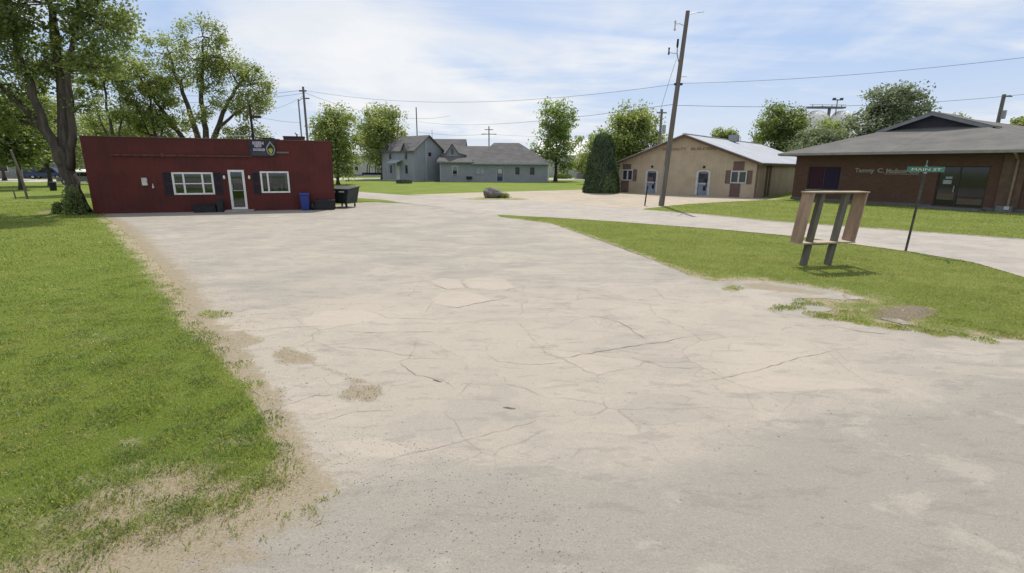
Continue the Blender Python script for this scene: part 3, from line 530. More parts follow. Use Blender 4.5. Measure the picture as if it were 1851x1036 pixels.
weeds('weeds', [((5.35 + i * .09 + rw.uniform(-.1, .1), 8.25 - i * 0.058 + rw.uniform(-.1, .1)), rw.uniform(.3, .9)) for i in range(22)] + [((4.75 + i * .06, 8.75 + rw.uniform(-.12, .12) + (.35 if i > 9 else 0)), rw.uniform(.2, .6)) for i in range(18)] + [((5.31, 8.34), 2.2), ((5.46, 8.18), 2.2), ((5.95, 8.43), 2), ((5.88, 7.98), 2), ((5.59, 9.26), 1.2), ((6.13, 7.69), 1.5), ((6.52, 7.61), 1.2), ((7.26, 8.07), 2), ((7.51, 7.92), 2), ((7.58, 7.42), 2), ((7.75, 7.24), 2), ((4.59, 10.16), 1.5), ((4.77, 10.31), 1.2)], 22, bladeg, 120, 0.06, 0.15, 0.012)
weeds('weeds', [((-1.9 + rw.uniform(-.45, .55), 3.05 + rw.uniform(-.25, .35)), rw.uniform(.08, .22)) for i in range(60)], 23, bladeg, 60, 0.05, 0.05, 0.008)
weeds('weeds', [((-3.2 + rw.uniform(-.9, .9), 2.85 + rw.uniform(-.3, .5)), rw.uniform(.1, .5)) for i in range(44)], 24, bladeg, 60, 0.06, 0.09, 0.008)
def litter(name, n, region, seed, lo, hi, mat, z=0.006):
    rng = np.random.default_rng(seed); xs = [p[0] for p in region]; ys = [p[1] for p in region]; X = rng.uniform(min(xs), max(xs), n); Y = rng.uniform(min(ys), max(ys), n); k = in_poly(region, X, Y); X, Y = X[k], Y[k]; n = len(X)
    S = np.exp(rng.uniform(np.log(lo), np.log(hi), n)); a = rng.uniform(0, 6.28, n); e = rng.uniform(.5, 1, n); V = []
    base = np.array([(1, 0, 0), (0, 1, 0), (-1, 0, 0), (0, -1, 0), (0, 0, 1), (0, 0, -.3)], float)
    P = base[None] * np.stack([S, S * e, S * .6], 1)[:, None]; c, s = np.cos(a)[:, None], np.sin(a)[:, None]
    V = np.stack([P[..., 0] * c - P[..., 1] * s + X[:, None], P[..., 0] * s + P[..., 1] * c + Y[:, None], P[..., 2] + z], -1).reshape(-1, 3)
    F = np.array([(0, 1, 4), (1, 2, 4), (2, 3, 4), (3, 0, 4), (1, 0, 5), (2, 1, 5), (3, 2, 5), (0, 3, 5)]); F = (np.arange(n)[:, None, None] * 6 + F[None]).reshape(-1, 3)
    return tag(fast_mesh(name, V, F, mat), kind='stuff')
gravm = M('loose_gravel', (0.40, 0.37, 0.32), (0.26, 0.235, 0.20), 30, 0.9)
litter('gravel', 2600, [(-3.5, 2.2), (1.0, 2.2), (0.2, 3.6), (-1.2, 4.3), (-1.9, 4.3), (-2.0, 3.7), (-4, 3)], 31, 0.0025, 0.008, gravm)
litter('gravel', 1800, [(-2.5, 4.2), (-1.7, 4.2), (-4, 9), (-8, 14.5), (-9.5, 13), (-6, 8.6)], 32, 0.004, 0.013, gravm)
for i, p in enumerate(SPOTS): litter('gravel', 260, p, 40 + i, 0.003, 0.010, gravm, 0.012)
litter('gravel', 900, [(-5, 4), (9, 4), (6, 12), (-4, 13)], 33, 0.003, 0.009, gravm, 0.008)

# ------------------------------------------------------------------ red shop
RS = empty('red_shop', (-21.09, 25.21, 0), math.atan2(3.88, 10.85), 'long low red sided shop with flat roof and white framed windows', 'shop')
W_, D_ = 11.52, 13.0
holes = [(3.64, 5.46, 0.95, 2.02), (6.28, 6.90, 0.12, 2.11), (7.78, 9.16, 1.0, 2.08)]
wl = MB().wall(0, W_, 0, 3.76, 0, 0.2, holes)
wl.box(0, 0.2, 0.2, D_, 0, 3.76); wl.box(W_ - 0.2, W_, 0.2, D_, 0, 3.76); wl.box(0.2, W_ - 0.2, D_ - 0.2, D_, 0, 3.76)
wl.build('wall', red, RS)
part('roof', steel, RS, (0.2, W_ - 0.2, 0.2, D_ - 0.2, 3.35, 3.45))
cp = MB().box(-0.02, W_ + 0.02, -0.03, 0.23, 3.762, 3.80); cp.box(-0.02, 0.23, 0.23, D_, 3.762, 3.80); cp.box(W_ - 0.23, W_ + 0.02, 0.23, D_, 3.762, 3.80)
cp.build('coping', M('dull_red_metal', (0.10, 0.045, 0.04), (0.15, 0.10, 0.09), 2, 0.5), RS)
part('ledge', rust, RS, (1.15, 7.45, -0.09, -0.002, 2.86, 2.94), (3.3, 3.42, -0.12, -0.092, 2.82, 3.0))
intm = M('dark_interior', (0.05, 0.045, 0.04), (0.03, 0.03, 0.03), 1.2, 0.9)
fl = M('shop_floor', (0.10, 0.09, 0.08), None, 2, 0.6)
part('interior', intm, RS, (0.25, W_ - 0.25, 3.2, 3.3, 0.0, 3.0), (0.25, W_ - 0.25, 0.25, 3.2, 2.7, 2.75))
part('floor', fl, RS, (0.25, W_ - 0.25, 0.22, 3.2, 0.03, 0.08))
def shop_window(x0, x1, z0, z1, bars, rails):
    f = MB().ring(x0 - 0.03, x1 + 0.03, z0 - 0.04, z1 + 0.04, -0.045, 0.12, 0.085)
    for b in bars: f.box(b - 0.04, b + 0.04, -0.03, 0.11, z0 + 0.045, z1 - 0.045)
    for (a, b, z) in rails: f.box(a, b, -0.02, 0.10, z - 0.025, z + 0.025)
    wn = f.build('window', white, RS); part('pane', glass, wn, (x0 + 0.05, x1 - 0.05, 0.05, 0.058, z0 + 0.045, z1 - 0.045)); return wn
wn1 = shop_window(3.64, 5.46, 0.95, 2.02, [4.12, 4.98], [(3.695, 4.08, 1.48), (4.16, 4.94, 1.48), (5.02, 5.405, 1.48)])
parts('blind', M('slat_blind', (0.16, 0.155, 0.15), (0.10, 0.10, 0.10), 3, 0.8, stretch=(0.3, 1, 14)), wn1, (4.18, 4.93, 0.20, 0.22, 1.52, 1.75), (5.03, 5.40, 0.20, 0.22, 1.1, 1.9)); part('sill_display', M('pale_display', (0.30, 0.36, 0.40), None, 3, .6), wn1, (4.18, 4.93, 0.15, 0.3, 1.0, 1.12))
wn2 = shop_window(7.78, 9.16, 1.0, 2.08, [8.12], [])
parts('curtain', M('pale_curtain', (0.42, 0.44, 0.42), (0.3, 0.32, 0.3), 5, 0.8, stretch=(6, 1, .4)), wn2, (8.2, 8.25, .16, .2, 1.5, 2.03), (8.95, 9.1, .16, .2, 1.05, 2.03), (8.72, 8.79, 0.18, 0.22, 1.05, 1.45))
tag(part('storage_box', M('translucent_tub', (0.42, 0.45, 0.43), None, 8, .5), None, (-0.12, 0.12, -0.12, 0.12, 0, 0.22), (-0.135, 0.135, -0.135, 0.135, 0.222, 0.25)), 'pale storage tub standing inside the right shop window', 'tub').matrix_world = Matrix.Translation((-21.09, 25.21, 0)) @ Matrix.Rotation(math.atan2(3.88, 10.85), 4, 'Z') @ Matrix.Translation((8.42, 0.45, 1.06))
tag(part('counter', fl, None, (-0.68, 0.68, -0.2, 0.2, 0.94, 0.98), (-.66, -.58, -.18, .18, 0, .938), (.58, .66, -.18, .18, 0, .938)), 'low counter behind the right shop window', 'counter').matrix_world = Matrix.Translation((-21.09, 25.21, 0.08)) @ Matrix.Rotation(math.atan2(3.88, 10.85), 4, 'Z') @ Matrix.Translation((8.47, 0.45, 0))
dr = MB().ring(6.20, 6.98, 0.10, 2.19, -0.05, 0.14, 0.11).build('door', white, RS)
part('pane', glass, dr, (6.32, 6.86, 0.04, 0.05, 0.22, 2.07)); part('push_bar', steel, dr, (6.33, 6.85, -0.03, 0.0, 1.08, 1.13)); part('handle', steel, dr, (6.33, 6.37, -0.08, -0.035, 1.15, 1.42))
part('notice', M('pale_paper', (0.45, 0.46, 0.48), None, 5, .8), dr, (6.36, 6.8, 0.055, 0.06, 1.5, 1.72))
part('door_step', conc, RS, (5.95, 7.3, -0.7, -0.002, 0.012, 0.085))
for (a, b) in ((3.22, 3.60), (5.52, 5.88), (7.36, 7.72)):
    s = MB().ring(a, b, 0.90, 2.06, -0.04, -0.002, 0.05); s.box(a + .05, b - .05, -0.02, -0.004, 1.46, 1.5)
    for k in range(22): z = 0.97 + k * 0.048; s.hexa([(a + .05, -0.03, z), (b - .05, -0.03, z), (b - .05, -0.012, z + .012), (a + .05, -0.012, z + .012), (a + .05, -0.026, z + .008), (b - .05, -0.026, z + .008), (b - .05, -0.006, z + .03), (a + .05, -0.006, z + .03)]) if not 1.44 < z < 1.5 else None
    s.build('shutter', navy, RS)
for x in (6.02, 7.22):
    l = MB().box(x - .05, x + .05, -0.03, -0.002, 1.82, 1.96).tube([(x, -0.03, 1.92), (x, -0.10, 1.95), (x, -0.12, 1.90)], .012, 6).build('wall_lamp', black, RS)
    MB().tube([(x, -0.12, 1.90), (x, -0.12, 1.86), (x, -0.12, 1.74), (x, -0.12, 1.71)], [.03, .055, .06, .03], 10).build('lamp_globe', white, l, smooth=True)
bxp = part('meter_box', offwhite, RS, (2.28, 2.51, -0.12, -0.002, 1.40, 1.78), bevel=0.01); part('latch', steel, bxp, (2.47, 2.49, -0.14, -0.122, 1.56, 1.63))
part('outlet', offwhite, RS, (2.68, 2.76, -0.05, -0.002, 1.26, 1.36), (2.70, 2.74, -0.03, -0.002, 1.362, 1.48))
SG = empty('shop_sign', (0, 0, 0), 0); SG.parent = RS
bd = part('sign_board', signdark, SG, (7.36, 8.66, -0.10, -0.004, 2.91, 3.745)); part('lower_panel', signslate, SG, (7.48, 8.24, -0.115, -0.102, 2.95, 3.15))
text_mesh('KEEN', .2, lavender, 'lettering', SG, (7.56, -0.103, 3.53), 0.54, .012, .012); text_mesh('NEW', .2, lavender, 'lettering', SG, (7.64, -0.103, 3.38), 0.36, .012, .012); text_mesh('DOODLES', .16, lavender, 'lettering', SG, (7.56, -0.103, 3.20), 0.58, .012, .012)
def drop(cx, cz, w, h, n=28):
    pts = []
    for k in range(n):
        a = 2 * math.pi * k / n; x = math.sin(a); z = -math.cos(a); s = 1 - 0.5 * max(0, z) ** 1.5; pts.append((cx + x * w * s * (1.0 if z < .2 else 1 - .62 * (z - .2) ** 1.0), cz + z * h))
    return pts
ob, ib = drop(8.42, 3.34, .22, .375), drop(8.42, 3.31, .165, .29); e = MB(); n = len(ob)
for y in (-0.135,): e.v += [(x, y, z) for x, z in ob] + [(x, y, z) for x, z in ib] + [(x, -.102, z) for x, z in ob] + [(x, -.102, z) for x, z in ib]
for i in range(n):
    j = (i + 1) % n; e.f += [(i, j, n + j, n + i), (i, 2 * n + i, 2 * n + j, j), (n + i, n + j, 3 * n + j, 3 * n + i)]
e.build('drop_outline', dropgrey, SG)
lf = MB(); pts = []
for k in range(7):
    a = R(-105 + 35 * k); lx, lz = math.sin(a), math.cos(a); L = (.11 if k in (0, 6) else .15) ; p = Vector((8.42, 0, 3.22)); d = Vector((lx, 0, lz)); q = Vector((lz, 0, -lx))
    lf.slab([tuple(p + Vector((0, -.125 - .002 * k, 0))), tuple(p + d * L * .5 + q * .04 + Vector((0, -.125 - .002 * k, 0))), tuple(p + d * L + Vector((0, -.125 - .002 * k, 0))), tuple(p + d * L * .5 - q * .04 + Vector((0, -.125 - .002 * k, 0)))], .012, (0, 1, 0))
lf.slab([(8.33, -.145, 3.18), (8.42, -.145, 3.03), (8.51, -.145, 3.18), (8.42, -.145, 3.26)], .01, (0, 1, 0)); lf.build('leaf_emblem', yellow, SG)
part('light_bar', M('dull_green_bar', (.14, .15, .13), None, 4, .7), RS, (8.70, 9.3, -0.09, -0.002, 3.08, 3.17))
rg = part('roof_unit', M('red_brown_metal', (.07, .03, .028), (.05, .028, .026), 2, .6), RS, (9.0, 10.1, 1.2, 2.2, 3.45, 4.02), (8.97, 10.13, 1.17, 2.23, 4.022, 4.06)); MB().tube([(9.7, 1.7, 4.06), (9.7, 1.7, 4.2), (9.7, 1.7, 4.22), (9.7, 1.7, 4.32)], [.05, .05, .14, .03], 10).build('vent_cap', steel, rg)
part('roof_hatch', darkgrey, RS, (7.95, 8.55, .9, 1.6, 3.45, 3.93), (8.552, 8.8, 1.0, 1.4, 3.45, 3.88))
MB().tube([(6.2, 1.0, 3.45), (6.2, 1.0, 3.98), (7.4, 1.0, 4.02)], .035, 8).build('roof_pipe', steel, RS)
RSM = Matrix.Translation((-21.09, 25.21, 0)) @ Matrix.Rotation(math.atan2(3.88, 10.85), 4, 'Z')
def on_shop(o, x, y, z=0.012, rz=0): o.location = RSM @ Vector((x, y, z)); o.rotation_euler = (0, 0, math.atan2(3.88, 10.85) + rz); return o
o = on_shop(empty('recycling_bin', label='tall blue plastic recycling bin against the red shop wall', cat='bin'), 9.92, -0.35)
b = MB().hexa([(-.2, -.22, 0), (.2, -.22, 0), (.2, .22, 0), (-.2, .22, 0), (-.25, -.27, .84), (.25, -.27, .84), (.25, .27, .84), (-.25, .27, .84)]); b.build('body', bluep, o, bevel=.03); MB().hexa([(-.28, -.31, .842), (.28, -.31, .842), (.28, .31, .842), (-.28, .31, .842), (-.25, -.27, .95), (.25, -.27, .95), (.25, .29, .95), (-.25, .29, .95)]).build('lid', bluep, o, bevel=.02)
for s in (-.2, .2): MB().tube([(s - .03, .26, .09), (s + .03, .26, .09)], .09, 14).build('wheel', rubber, o)
o = on_shop(empty('storage_chest', label='long low dark grey storage chest by the shop corner', cat='chest'), 10.95, -0.32)
part('body', darkgrey, o, (-.52, .52, -.22, .22, 0, .46), bevel=.015); part('lid', darkgrey, o, (-.55, .55, -.25, .24, .462, .54), bevel=.02); part('door_panel', black, o, (-.47, -.03, -.235, -.222, .05, .43)); part('door_panel', black, o, (.03, .47, -.235, -.222, .05, .43)); part('hinge', steel, o, (-.3, -.22, .242, .25, .4, .52))
o = on_shop(empty('garbage_bag', label='black filled bag slumped between blue bin and grey chest', cat='bag'), 10.3, -0.45)
bm = MB().tube([(0, 0, 0), (0, 0, .05), (0.01, 0, .2), (0, 0, .33), (0, 0, .38), (0.01, 0, .41), (.02, 0, .46)], [.06, .13, .15, .10, .04, .03, .06], 9); bm.build('body', black, o, smooth=True)
o = on_shop(empty('planter_box', label='long low black planter trough under the left shop window', cat='planter'), 5.02, -0.42)
b = MB().wall(-.5, .5, 0, .36, -.2, -.16, []); b.wall(-.5, .5, 0, .36, .16, .2, []); b.box(-.5, -.46, -.159, .159, 0, .36).box(.46, .5, -.159, .159, 0, .36).box(-.459, .459, -.159, .159, .02, .06); b.build('trough', black, o); part('rim', black, o, (-.53, .53, -.23, -.19, .362, .4), (-.53, .53, .19, .23, .362, .4), (-.53, -.49, -.189, .189, .362, .4), (.49, .53, -.189, .189, .362, .4)); part('soil', M('potting_soil', (.03, .022, .016), None, 12, .95), o, (-.455, .455, -.155, .155, .07, .33))
o = on_shop(empty('waste_bin', label='upright grey green waste bin left of the shop door', cat='bin'), 5.72, -0.42)
MB().hexa([(-.13, -.15, 0), (.13, -.15, 0), (.13, .15, 0), (-.13, .15, 0), (-.16, -.18, .6), (.16, -.18, .6), (.16, .18, .6), (-.16, .18, .6)]).build('body', darkgrey, o, bevel=.02); MB().ring(-.17, .17, -.19, .19, 0, .06, .03).build('rim', darkgrey, o).matrix_local = Matrix.Translation((0, 0, .6)) @ Matrix.Rotation(R(90), 4, 'X') @ Matrix.Translation((0, 0, 0))

# dumpster
DU = empty('dumpster', (-10.15, 30.5, 0.012), R(-14), 'dark green steel dumpster with sloped lid beside the red shop', 'dumpster')
MB().hexa([(-.55, -.55, .24), (.42, -.55, .24), (.48, .55, .24), (-.62, .55, .24), (-.66, -.62, 1.05), (.66, -.62, 1.05), (.66, .62, 1.15), (-.66, .62, 1.15)]).build('body', dgreen, DU, bevel=.01)
MB().slab([(-.70, -.66, 1.10), (.72, -.66, 1.10), (.72, .66, 1.22), (-.70, .66, 1.22)], .045).build('lid', black, DU)
r = MB()
for x in (-.3, 0.0, .3): r.box(x - .03, x + .03, -.62, -.57, .26, 1.02)
r.box(-.66, .66, -.655, -.615, .98, 1.05); r.build('ribs', dgreen, DU)
for x, y in ((-.5, -.45), (.38, -.45), (-.5, .45), (.38, .45)):
    l = part('caster', black, DU, (x - .03, x + .03, y - .03, y + .03, .10, .238)); MB().tube([(x - .025, y, .07), (x + .025, y, .07)], .07, 12).build('wheel', rubber, l)
MB().slab([(-.48, -.612, .24), (-.38, -.612, .24), (-.44, -.612, .02), (-.5, -.612, .02)], .05, (0, 1, 0)).build('skid', dgreen, DU); MB().slab([(.36, -.612, .24), (.48, -.612, .24), (.48, -.612, .02), (.42, -.612, .02)], .05, (0, 1, 0)).build('skid', dgreen, DU)
parts('sticker', offwhite, DU, (.05, .4, -.66, -.657, .90, .97), (-.28, -.18, -.66, -.657, .88, .97))

# ------------------------------------------------------------------ tan gabled building
TB = empty('tan_gabled_building', (10.65, 51.05, 0), R(-40), 'tan boarded building with white metal gable roof and two arched doors', 'building')
TW, TD, TE, TA = 12.9, 24.0, 2.92, 5.30
hol = [(2.95, 4.0, 0.03, 2.08), (7.85, 8.9, 0.03, 2.08), (10.75, 12.0, 1.22, 2.18), (0.35, 1.45, 1.22, 2.18)]
MB().wall(0, TW, 0, TE, 0, 0.2, hol).build('wall', tan, TB)
MB().slab([(0, 0, TE + .001), (TW, 0, TE + .001), (TW / 2, 0, TA)], .2, (0, 1, 0)).build('gable', tan, TB)
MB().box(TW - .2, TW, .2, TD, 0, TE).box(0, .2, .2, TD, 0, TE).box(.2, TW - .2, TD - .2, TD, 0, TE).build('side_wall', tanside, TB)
ov = .35; k_ = (TA - TE) / (TW / 2)
rf = MB()
for s in (0, 1):
    x0 = -ov if s == 0 else TW + ov; z0 = TE - ov * k_ + .1; p = [(x0, -.45, z0), (TW / 2, -.45, TA + .1), (TW / 2, TD + .4, TA + .1), (x0, TD + .4, z0)]
    rf.slab(p if s else p[::-1], .06)
rf.build('roof', metalroof, TB)
rk = MB()
for s in (0, 1):
    x0 = -ov if s == 0 else TW + ov; z0 = TE - ov * k_ + .04; rk.hexa([(min(x0, TW / 2), -.452, z0 - .2 if s == 0 else TA - .16), (max(x0, TW / 2), -.452, TA - .16 if s == 0 else z0 - .2), (max(x0, TW / 2), -.41, TA - .16 if s == 0 else z0 - .2), (min(x0, TW / 2), -.41, z0 - .2 if s == 0 else TA - .16),
        (min(x0, TW / 2), -.452, z0 if s == 0 else TA + .035), (max(x0, TW / 2), -.452, TA + .035 if s == 0 else z0), (max(x0, TW / 2), -.41, TA + .035 if s == 0 else z0), (min(x0, TW / 2), -.41, z0 if s == 0 else TA + .035)])
rk.build('bargeboard', brown, TB)
part('ridge_cap', offwhite, TB, (TW / 2 - .15, TW / 2 + .15, -.46, TD + .4, TA + .09, TA + .15))
part('eave_trim', brown, TB, (TW + .2, TW + .34, -.40, TD, TE - .23, TE - .06)); part('corner_board', mauve, TB, (TW - .14, TW + .015, -.015, -.002, 0, TE - .03))
def tan_window(x0, x1):
    f = MB().ring(x0 - .04, x1 + .04, 1.18, 2.22, -.04, .12, .09); f.box((x0 + x1) / 2 - .06, (x0 + x1) / 2 + .06, -.03, .1, 1.27, 2.13)
    wn = f.build('window', offwhite, TB); part('pane', blueglass, wn, (x0 + .05, x1 - .05, .05, .06, 1.27, 2.13)); return wn
for (x0, x1, sl, sr, pa, pb) in ((10.75, 12.0, True, True, 10.85, 11.75), (0.35, 1.45, False, True, 0.35, 1.25)):
    tan_window(x0, x1)
    for a, b, ok in ((x0 - .45, x0 - .05, sl), (x1 + .05, x1 + .45, sr)):
        if ok:
            s = MB().ring(a, b, 1.15, 2.25, -.05, -.002, .06)
            for q in range(12): s.box(a + .06, b - .06, -.03, -.004, 1.23 + q * .08, 1.285 + q * .08)
            s.build('shutter', mauve, TB)
    part('panel', mauve, TB, (pa, pb, -.03, -.002, 2.26, 3.0 if x0 > 5 else 2.75)); part('panel', mauve, TB, (pa - .1, pb - .15, -.03, -.002, 0.03, 1.14))
def arch(x0, x1, z0, zs, w, n=10):
    cx, r = (x0 + x1) / 2, (x1 - x0) / 2; o = [(x0, z0), (x0, zs)] + [(cx - r * math.cos(math.pi * k / n), zs + r * .42 * math.sin(math.pi * k / n)) for k in range(1, n)] + [(x1, zs), (x1, z0)]
    i = [(x0 + w, z0), (x0 + w, zs)] + [(cx - (r - w) * math.cos(math.pi * k / n), zs + (r * .42 - w * .6) * math.sin(math.pi * k / n)) for k in range(1, n)] + [(x1 - w, zs), (x1 - w, z0)]
    return o, i
for x0 in (2.95, 7.85):
    o, i = arch(x0 - .12, x0 + 1.17, .03, 2.0, .2); b = MB(); n = len(o)
    b.v = [(x, -.05, z) for x, z in o] + [(x, -.05, z) for x, z in i] + [(x, .0, z) for x, z in o] + [(x, .0, z) for x, z in i]
    for q in range(n - 1): b.f += [(q, q + 1, n + q + 1, n + q), (q, 2 * n + q, 2 * n + q + 1, q + 1), (n + q, n + q + 1, 3 * n + q + 1, 3 * n + q)]
    d = b.build('door', offwhite, TB)
    part('door_leaf', paleblue, d, (x0 + .0, x0 + 1.05, .10, .15, .03, 2.078)); part('mid_rail', offwhite, d, (x0 + .06, x0 + .99, .03, .099, 1.0, 1.1))
    part('pane', blueglass, d, (x0 + .12, x0 + .93, .07, .098, 1.16, 1.95)); part('handle', black, d, (x0 + .78, x0 + .86, .02, .096, .88, 1.2)); part('notice', black if x0 > 5 else mauve, d, (x0 + (.62 if x0 > 5 else .15), x0 + (.85 if x0 > 5 else .6), .055, .069, 1.2, 1.5 if x0 > 5 else 1.55)); part('kick_notice', black, d, (x0 + .55, x0 + .8, .085, .097, .45, .86))
    MB().box(x0 + .45, x0 + .6, -.03, -.002, 2.42, 2.62).tube([(x0 + .525, -.03, 2.6), (x0 + .525, -.14, 2.62), (x0 + .525, -.16, 2.52), (x0 + .525, -.16, 2.44)], [.03, .03, .08, .09], 8).build('wall_lamp', black, TB)
text_mesh('SPECIALTY', .3, lettertan, 'lettering', TB, (4.35, -0.012, 4.0), 2.3, .01, .008); text_mesh('BUILDERS', .3, lettertan, 'lettering', TB, (7.0, -0.012, 4.0), 2.3, .01, .008)
for y in (2.6, 3.6): part('side_post', brown, TB, (TW + .002, TW + .05, y, y + .55, 0, TE - .25))
part('roof_vent', steel, TB, (TW / 2 + .3, TW / 2 + 1.1, 11, 12, TA - .15, TA + .55)); MB().tube([(TW / 2 - .3, 14, TA), (TW / 2 - .3, 14, TA + 1.2)], .05, 8).build('vent_pipe', steel, TB)

# ------------------------------------------------------------------ brown brick building
BB = empty('brown_brick_building', (22.93, 41.57, 0), R(-59), 'brown brick building with grey hipped roof and pale wall lettering', 'building')
BW, BD, BE, OV = 14.2, 34.0, 3.60, 0.95
hb = [(1.1, 3.5, .85, 2.62), (9.5, 12.05, .12, 2.68)]
MB().wall(0, BW, 0, BE, 0, .25, hb).box(0, .25, .25, BD, 0, BE).box(BW - .25, BW, .25, BD, 0, BE).box(.25, BW - .25, BD - .25, BD, 0, BE).build('wall', brick, BB)
part('foundation', M('grey_foundation', (.13, .13, .135), None, 2, .9), BB, (-.04, 9.45, -.06, -.002, 0, .20), (12.1, BW + .04, -.06, -.002, 0, .20))
kk = .335; ze = 3.62; HW = BW / 2; G_ = 4.4; GI = .45
zf = lambda d: ze + kk * (d + OV)
zr = zf(HW)
A0, A1, A2, A3 = (-OV, -OV, ze), (BW + OV, -OV, ze), (BW + OV, BD + OV, ze), (-OV, BD + OV, ze)
gl, gr, ga = (G_, G_, zf(G_)), (BW - G_, G_, zf(G_)), (HW, G_ - .5, zr)
rb = MB().slab([A0, A1, gr, gl], .16)
rb.slab([A0, gl, (HW - .001, HW + .001, zr), (HW, BD - HW, zr), A3], .16)
rb.slab([A1, A2, (HW, BD - HW, zr), (HW + .001, HW + .001, zr), gr], .16); rb.slab([A2, A3, (HW, BD - HW, zr)], .16); rb.build('roof', shing2, BB)
# gablet over the front hip
gw = MB().slab([(G_, G_ - .0, zf(G_) - .02), (BW - G_, G_ - .0, zf(G_) - .02), (HW, G_ - .0, zr - .03)], .12, (0, 1, 0)).build('gable_vent', M('slate_louver', (.045, .046, .06), None, 2, .7), BB)
gs = MB(); e0 = .28
for s in (-1, 1):
    xa = HW + s * (HW - G_ + .75); za = zf(G_) - .75 * kk + .16
    p = [(xa, G_ - .5, za), (HW, G_ - .5, zr + .17), (HW, HW + .6, zr + .17), (xa - s * 0, G_ + 1.2, za)]
    gs.slab(p if s > 0 else p[::-1], .10)
gs.build('gable_roof', shing2, BB)
gf = MB()
for s in (-1, 1):
    xa = HW + s * (HW - G_ + .75); za = zf(G_) - .75 * kk + .06; a, c = ((xa, za), (HW, zr + .07)) if s < 0 else ((HW, zr + .07), (xa, za))
    gf.hexa([(a[0], G_ - .53, a[1] - .18), (c[0], G_ - .53, c[1] - .18), (c[0], G_ - .502, c[1] - .18), (a[0], G_ - .502, a[1] - .18), (a[0], G_ - .53, a[1] + .05), (c[0], G_ - .53, c[1] + .05), (c[0], G_ - .502, c[1] + .05), (a[0], G_ - .502, a[1] + .05)])
gf.build('bargeboard', M('grey_trim', (.22, .23, .25), None, 2, .6), BB)
part('soffit', M('brown_soffit', (.09, .07, .055), None, 2, .8), BB, (-OV + .03, BW + OV - .03, -OV + .03, -.002, ze - .20, ze - .165), (-OV + .03, -.002, 0.002, BD, ze - .20, ze - .165))
part('fascia', M('grey_gutter', (.26, .255, .24), None, 2, .6), BB, (-OV - .03, BW + OV + .03, -OV - .10, -OV - .003, ze - .17, ze + .0), (-OV - .10, -OV - .003, -OV, BD, ze - .17, ze))
def bb_window(nm, x0, x1, z0, z1, bars, rails=()):
    f = MB().ring(x0, x1, z0, z1, .08, .2, .07)
    for b_ in bars: f.box(b_ - .035, b_ + .035, .085, .19, z0 + .07, z1 - .07)
    for (a, c, z) in rails: f.box(a, c, .09, .18, z - .04, z + .04)
    wn = f.build(nm, brownmetal, BB); part('pane', darkglass, wn, (x0 + .05, x1 - .05, .13, .14, z0 + .05, z1 - .05)); return wn
w1 = bb_window('window', 1.1, 3.5, .85, 2.62, [2.3]); part('curtain', M('maroon_curtain', (.05, .012, .02), (.03, .012, .03), 3, .8, stretch=(8, 1, .3)), w1, (1.2, 2.24, .10, .128, .95, 2.52)); part('curtain', M('violet_curtain', (.025, .015, .05), (.018, .012, .03), 3, .8, stretch=(8, 1, .3)), w1, (2.36, 3.4, .10, .128, .95, 2.52)); part('sill', conc, BB, (1.05, 3.55, -.06, -.002, .78, .845))
d1 = bb_window('door', 9.5, 12.05, .12, 2.68, [10.6], [(9.57, 10.56, 1.3), (10.64, 11.98, .75)])
parts('notice', M('white_notice', (.32, .34, .36), None, 5, .7), d1, (9.8, 10.25, .10, .128, 1.55, 1.8), (9.9, 10.25, .10, .128, 1.88, 2.02)); parts('lower_panel', M('tan_lower_panel', (.12, .09, .065), None, 3, .5), d1, (9.62, 10.52, .10, .128, .55, .95), (10.7, 11.96, .10, .128, .30, .68)); part('handle', steel, d1, (10.42, 10.48, .02, .086, 1.05, 1.45))
part('door_step', M('grey_step', (.15, .16, .165), None, 2, .8), BB, (9.4, 12.2, -1.3, -.062, .012, .11))
dp = MB().tube([(13.25, -OV - .05, ze - .18), (13.25, -.5, ze - .45), (13.25, -.16, ze - .6), (13.25, -.16, .25), (13.25, -.3, .12)], .065, 8).build('downspout', M('tan_downspout', (.24, .18, .13), (.19, .14, .105), 3, .6), BB)
part('pilaster', M('tan_brown_pilaster', (.13, .085, .058), (.10, .065, .046), 3, .8), BB, (12.6, 13.65, -.09, -.062, .205, ze - .21))
part('utility_box', M('grey_box', (.16, .17, .18), None, 4, .6), BB, (12.8, 13.5, -.5, -.1, .012, .36)); part('meter', offwhite, BB, (13.2, 13.42, -.54, -.502, .16, .36))
text_mesh('Tammy', .42, letterpale, 'lettering', BB, (4.5, -.03, 2.22), 1.25, .02, .008); text_mesh('C.', .42, letterpale, 'lettering', BB, (5.95, -.03, 2.22), .42, .02, .008); text_mesh('Madison', .42, letterpale, 'lettering', BB, (6.5, -.03, 2.20), 1.2, .02, .008); text_mesh('Co', .42, letterpale, 'lettering', BB, (7.85, -.03, 2.20), .6, .02, .008)
part('letter_rail', letterpale, BB, (6.4, 8.45, -.028, -.002, 2.12, 2.15))

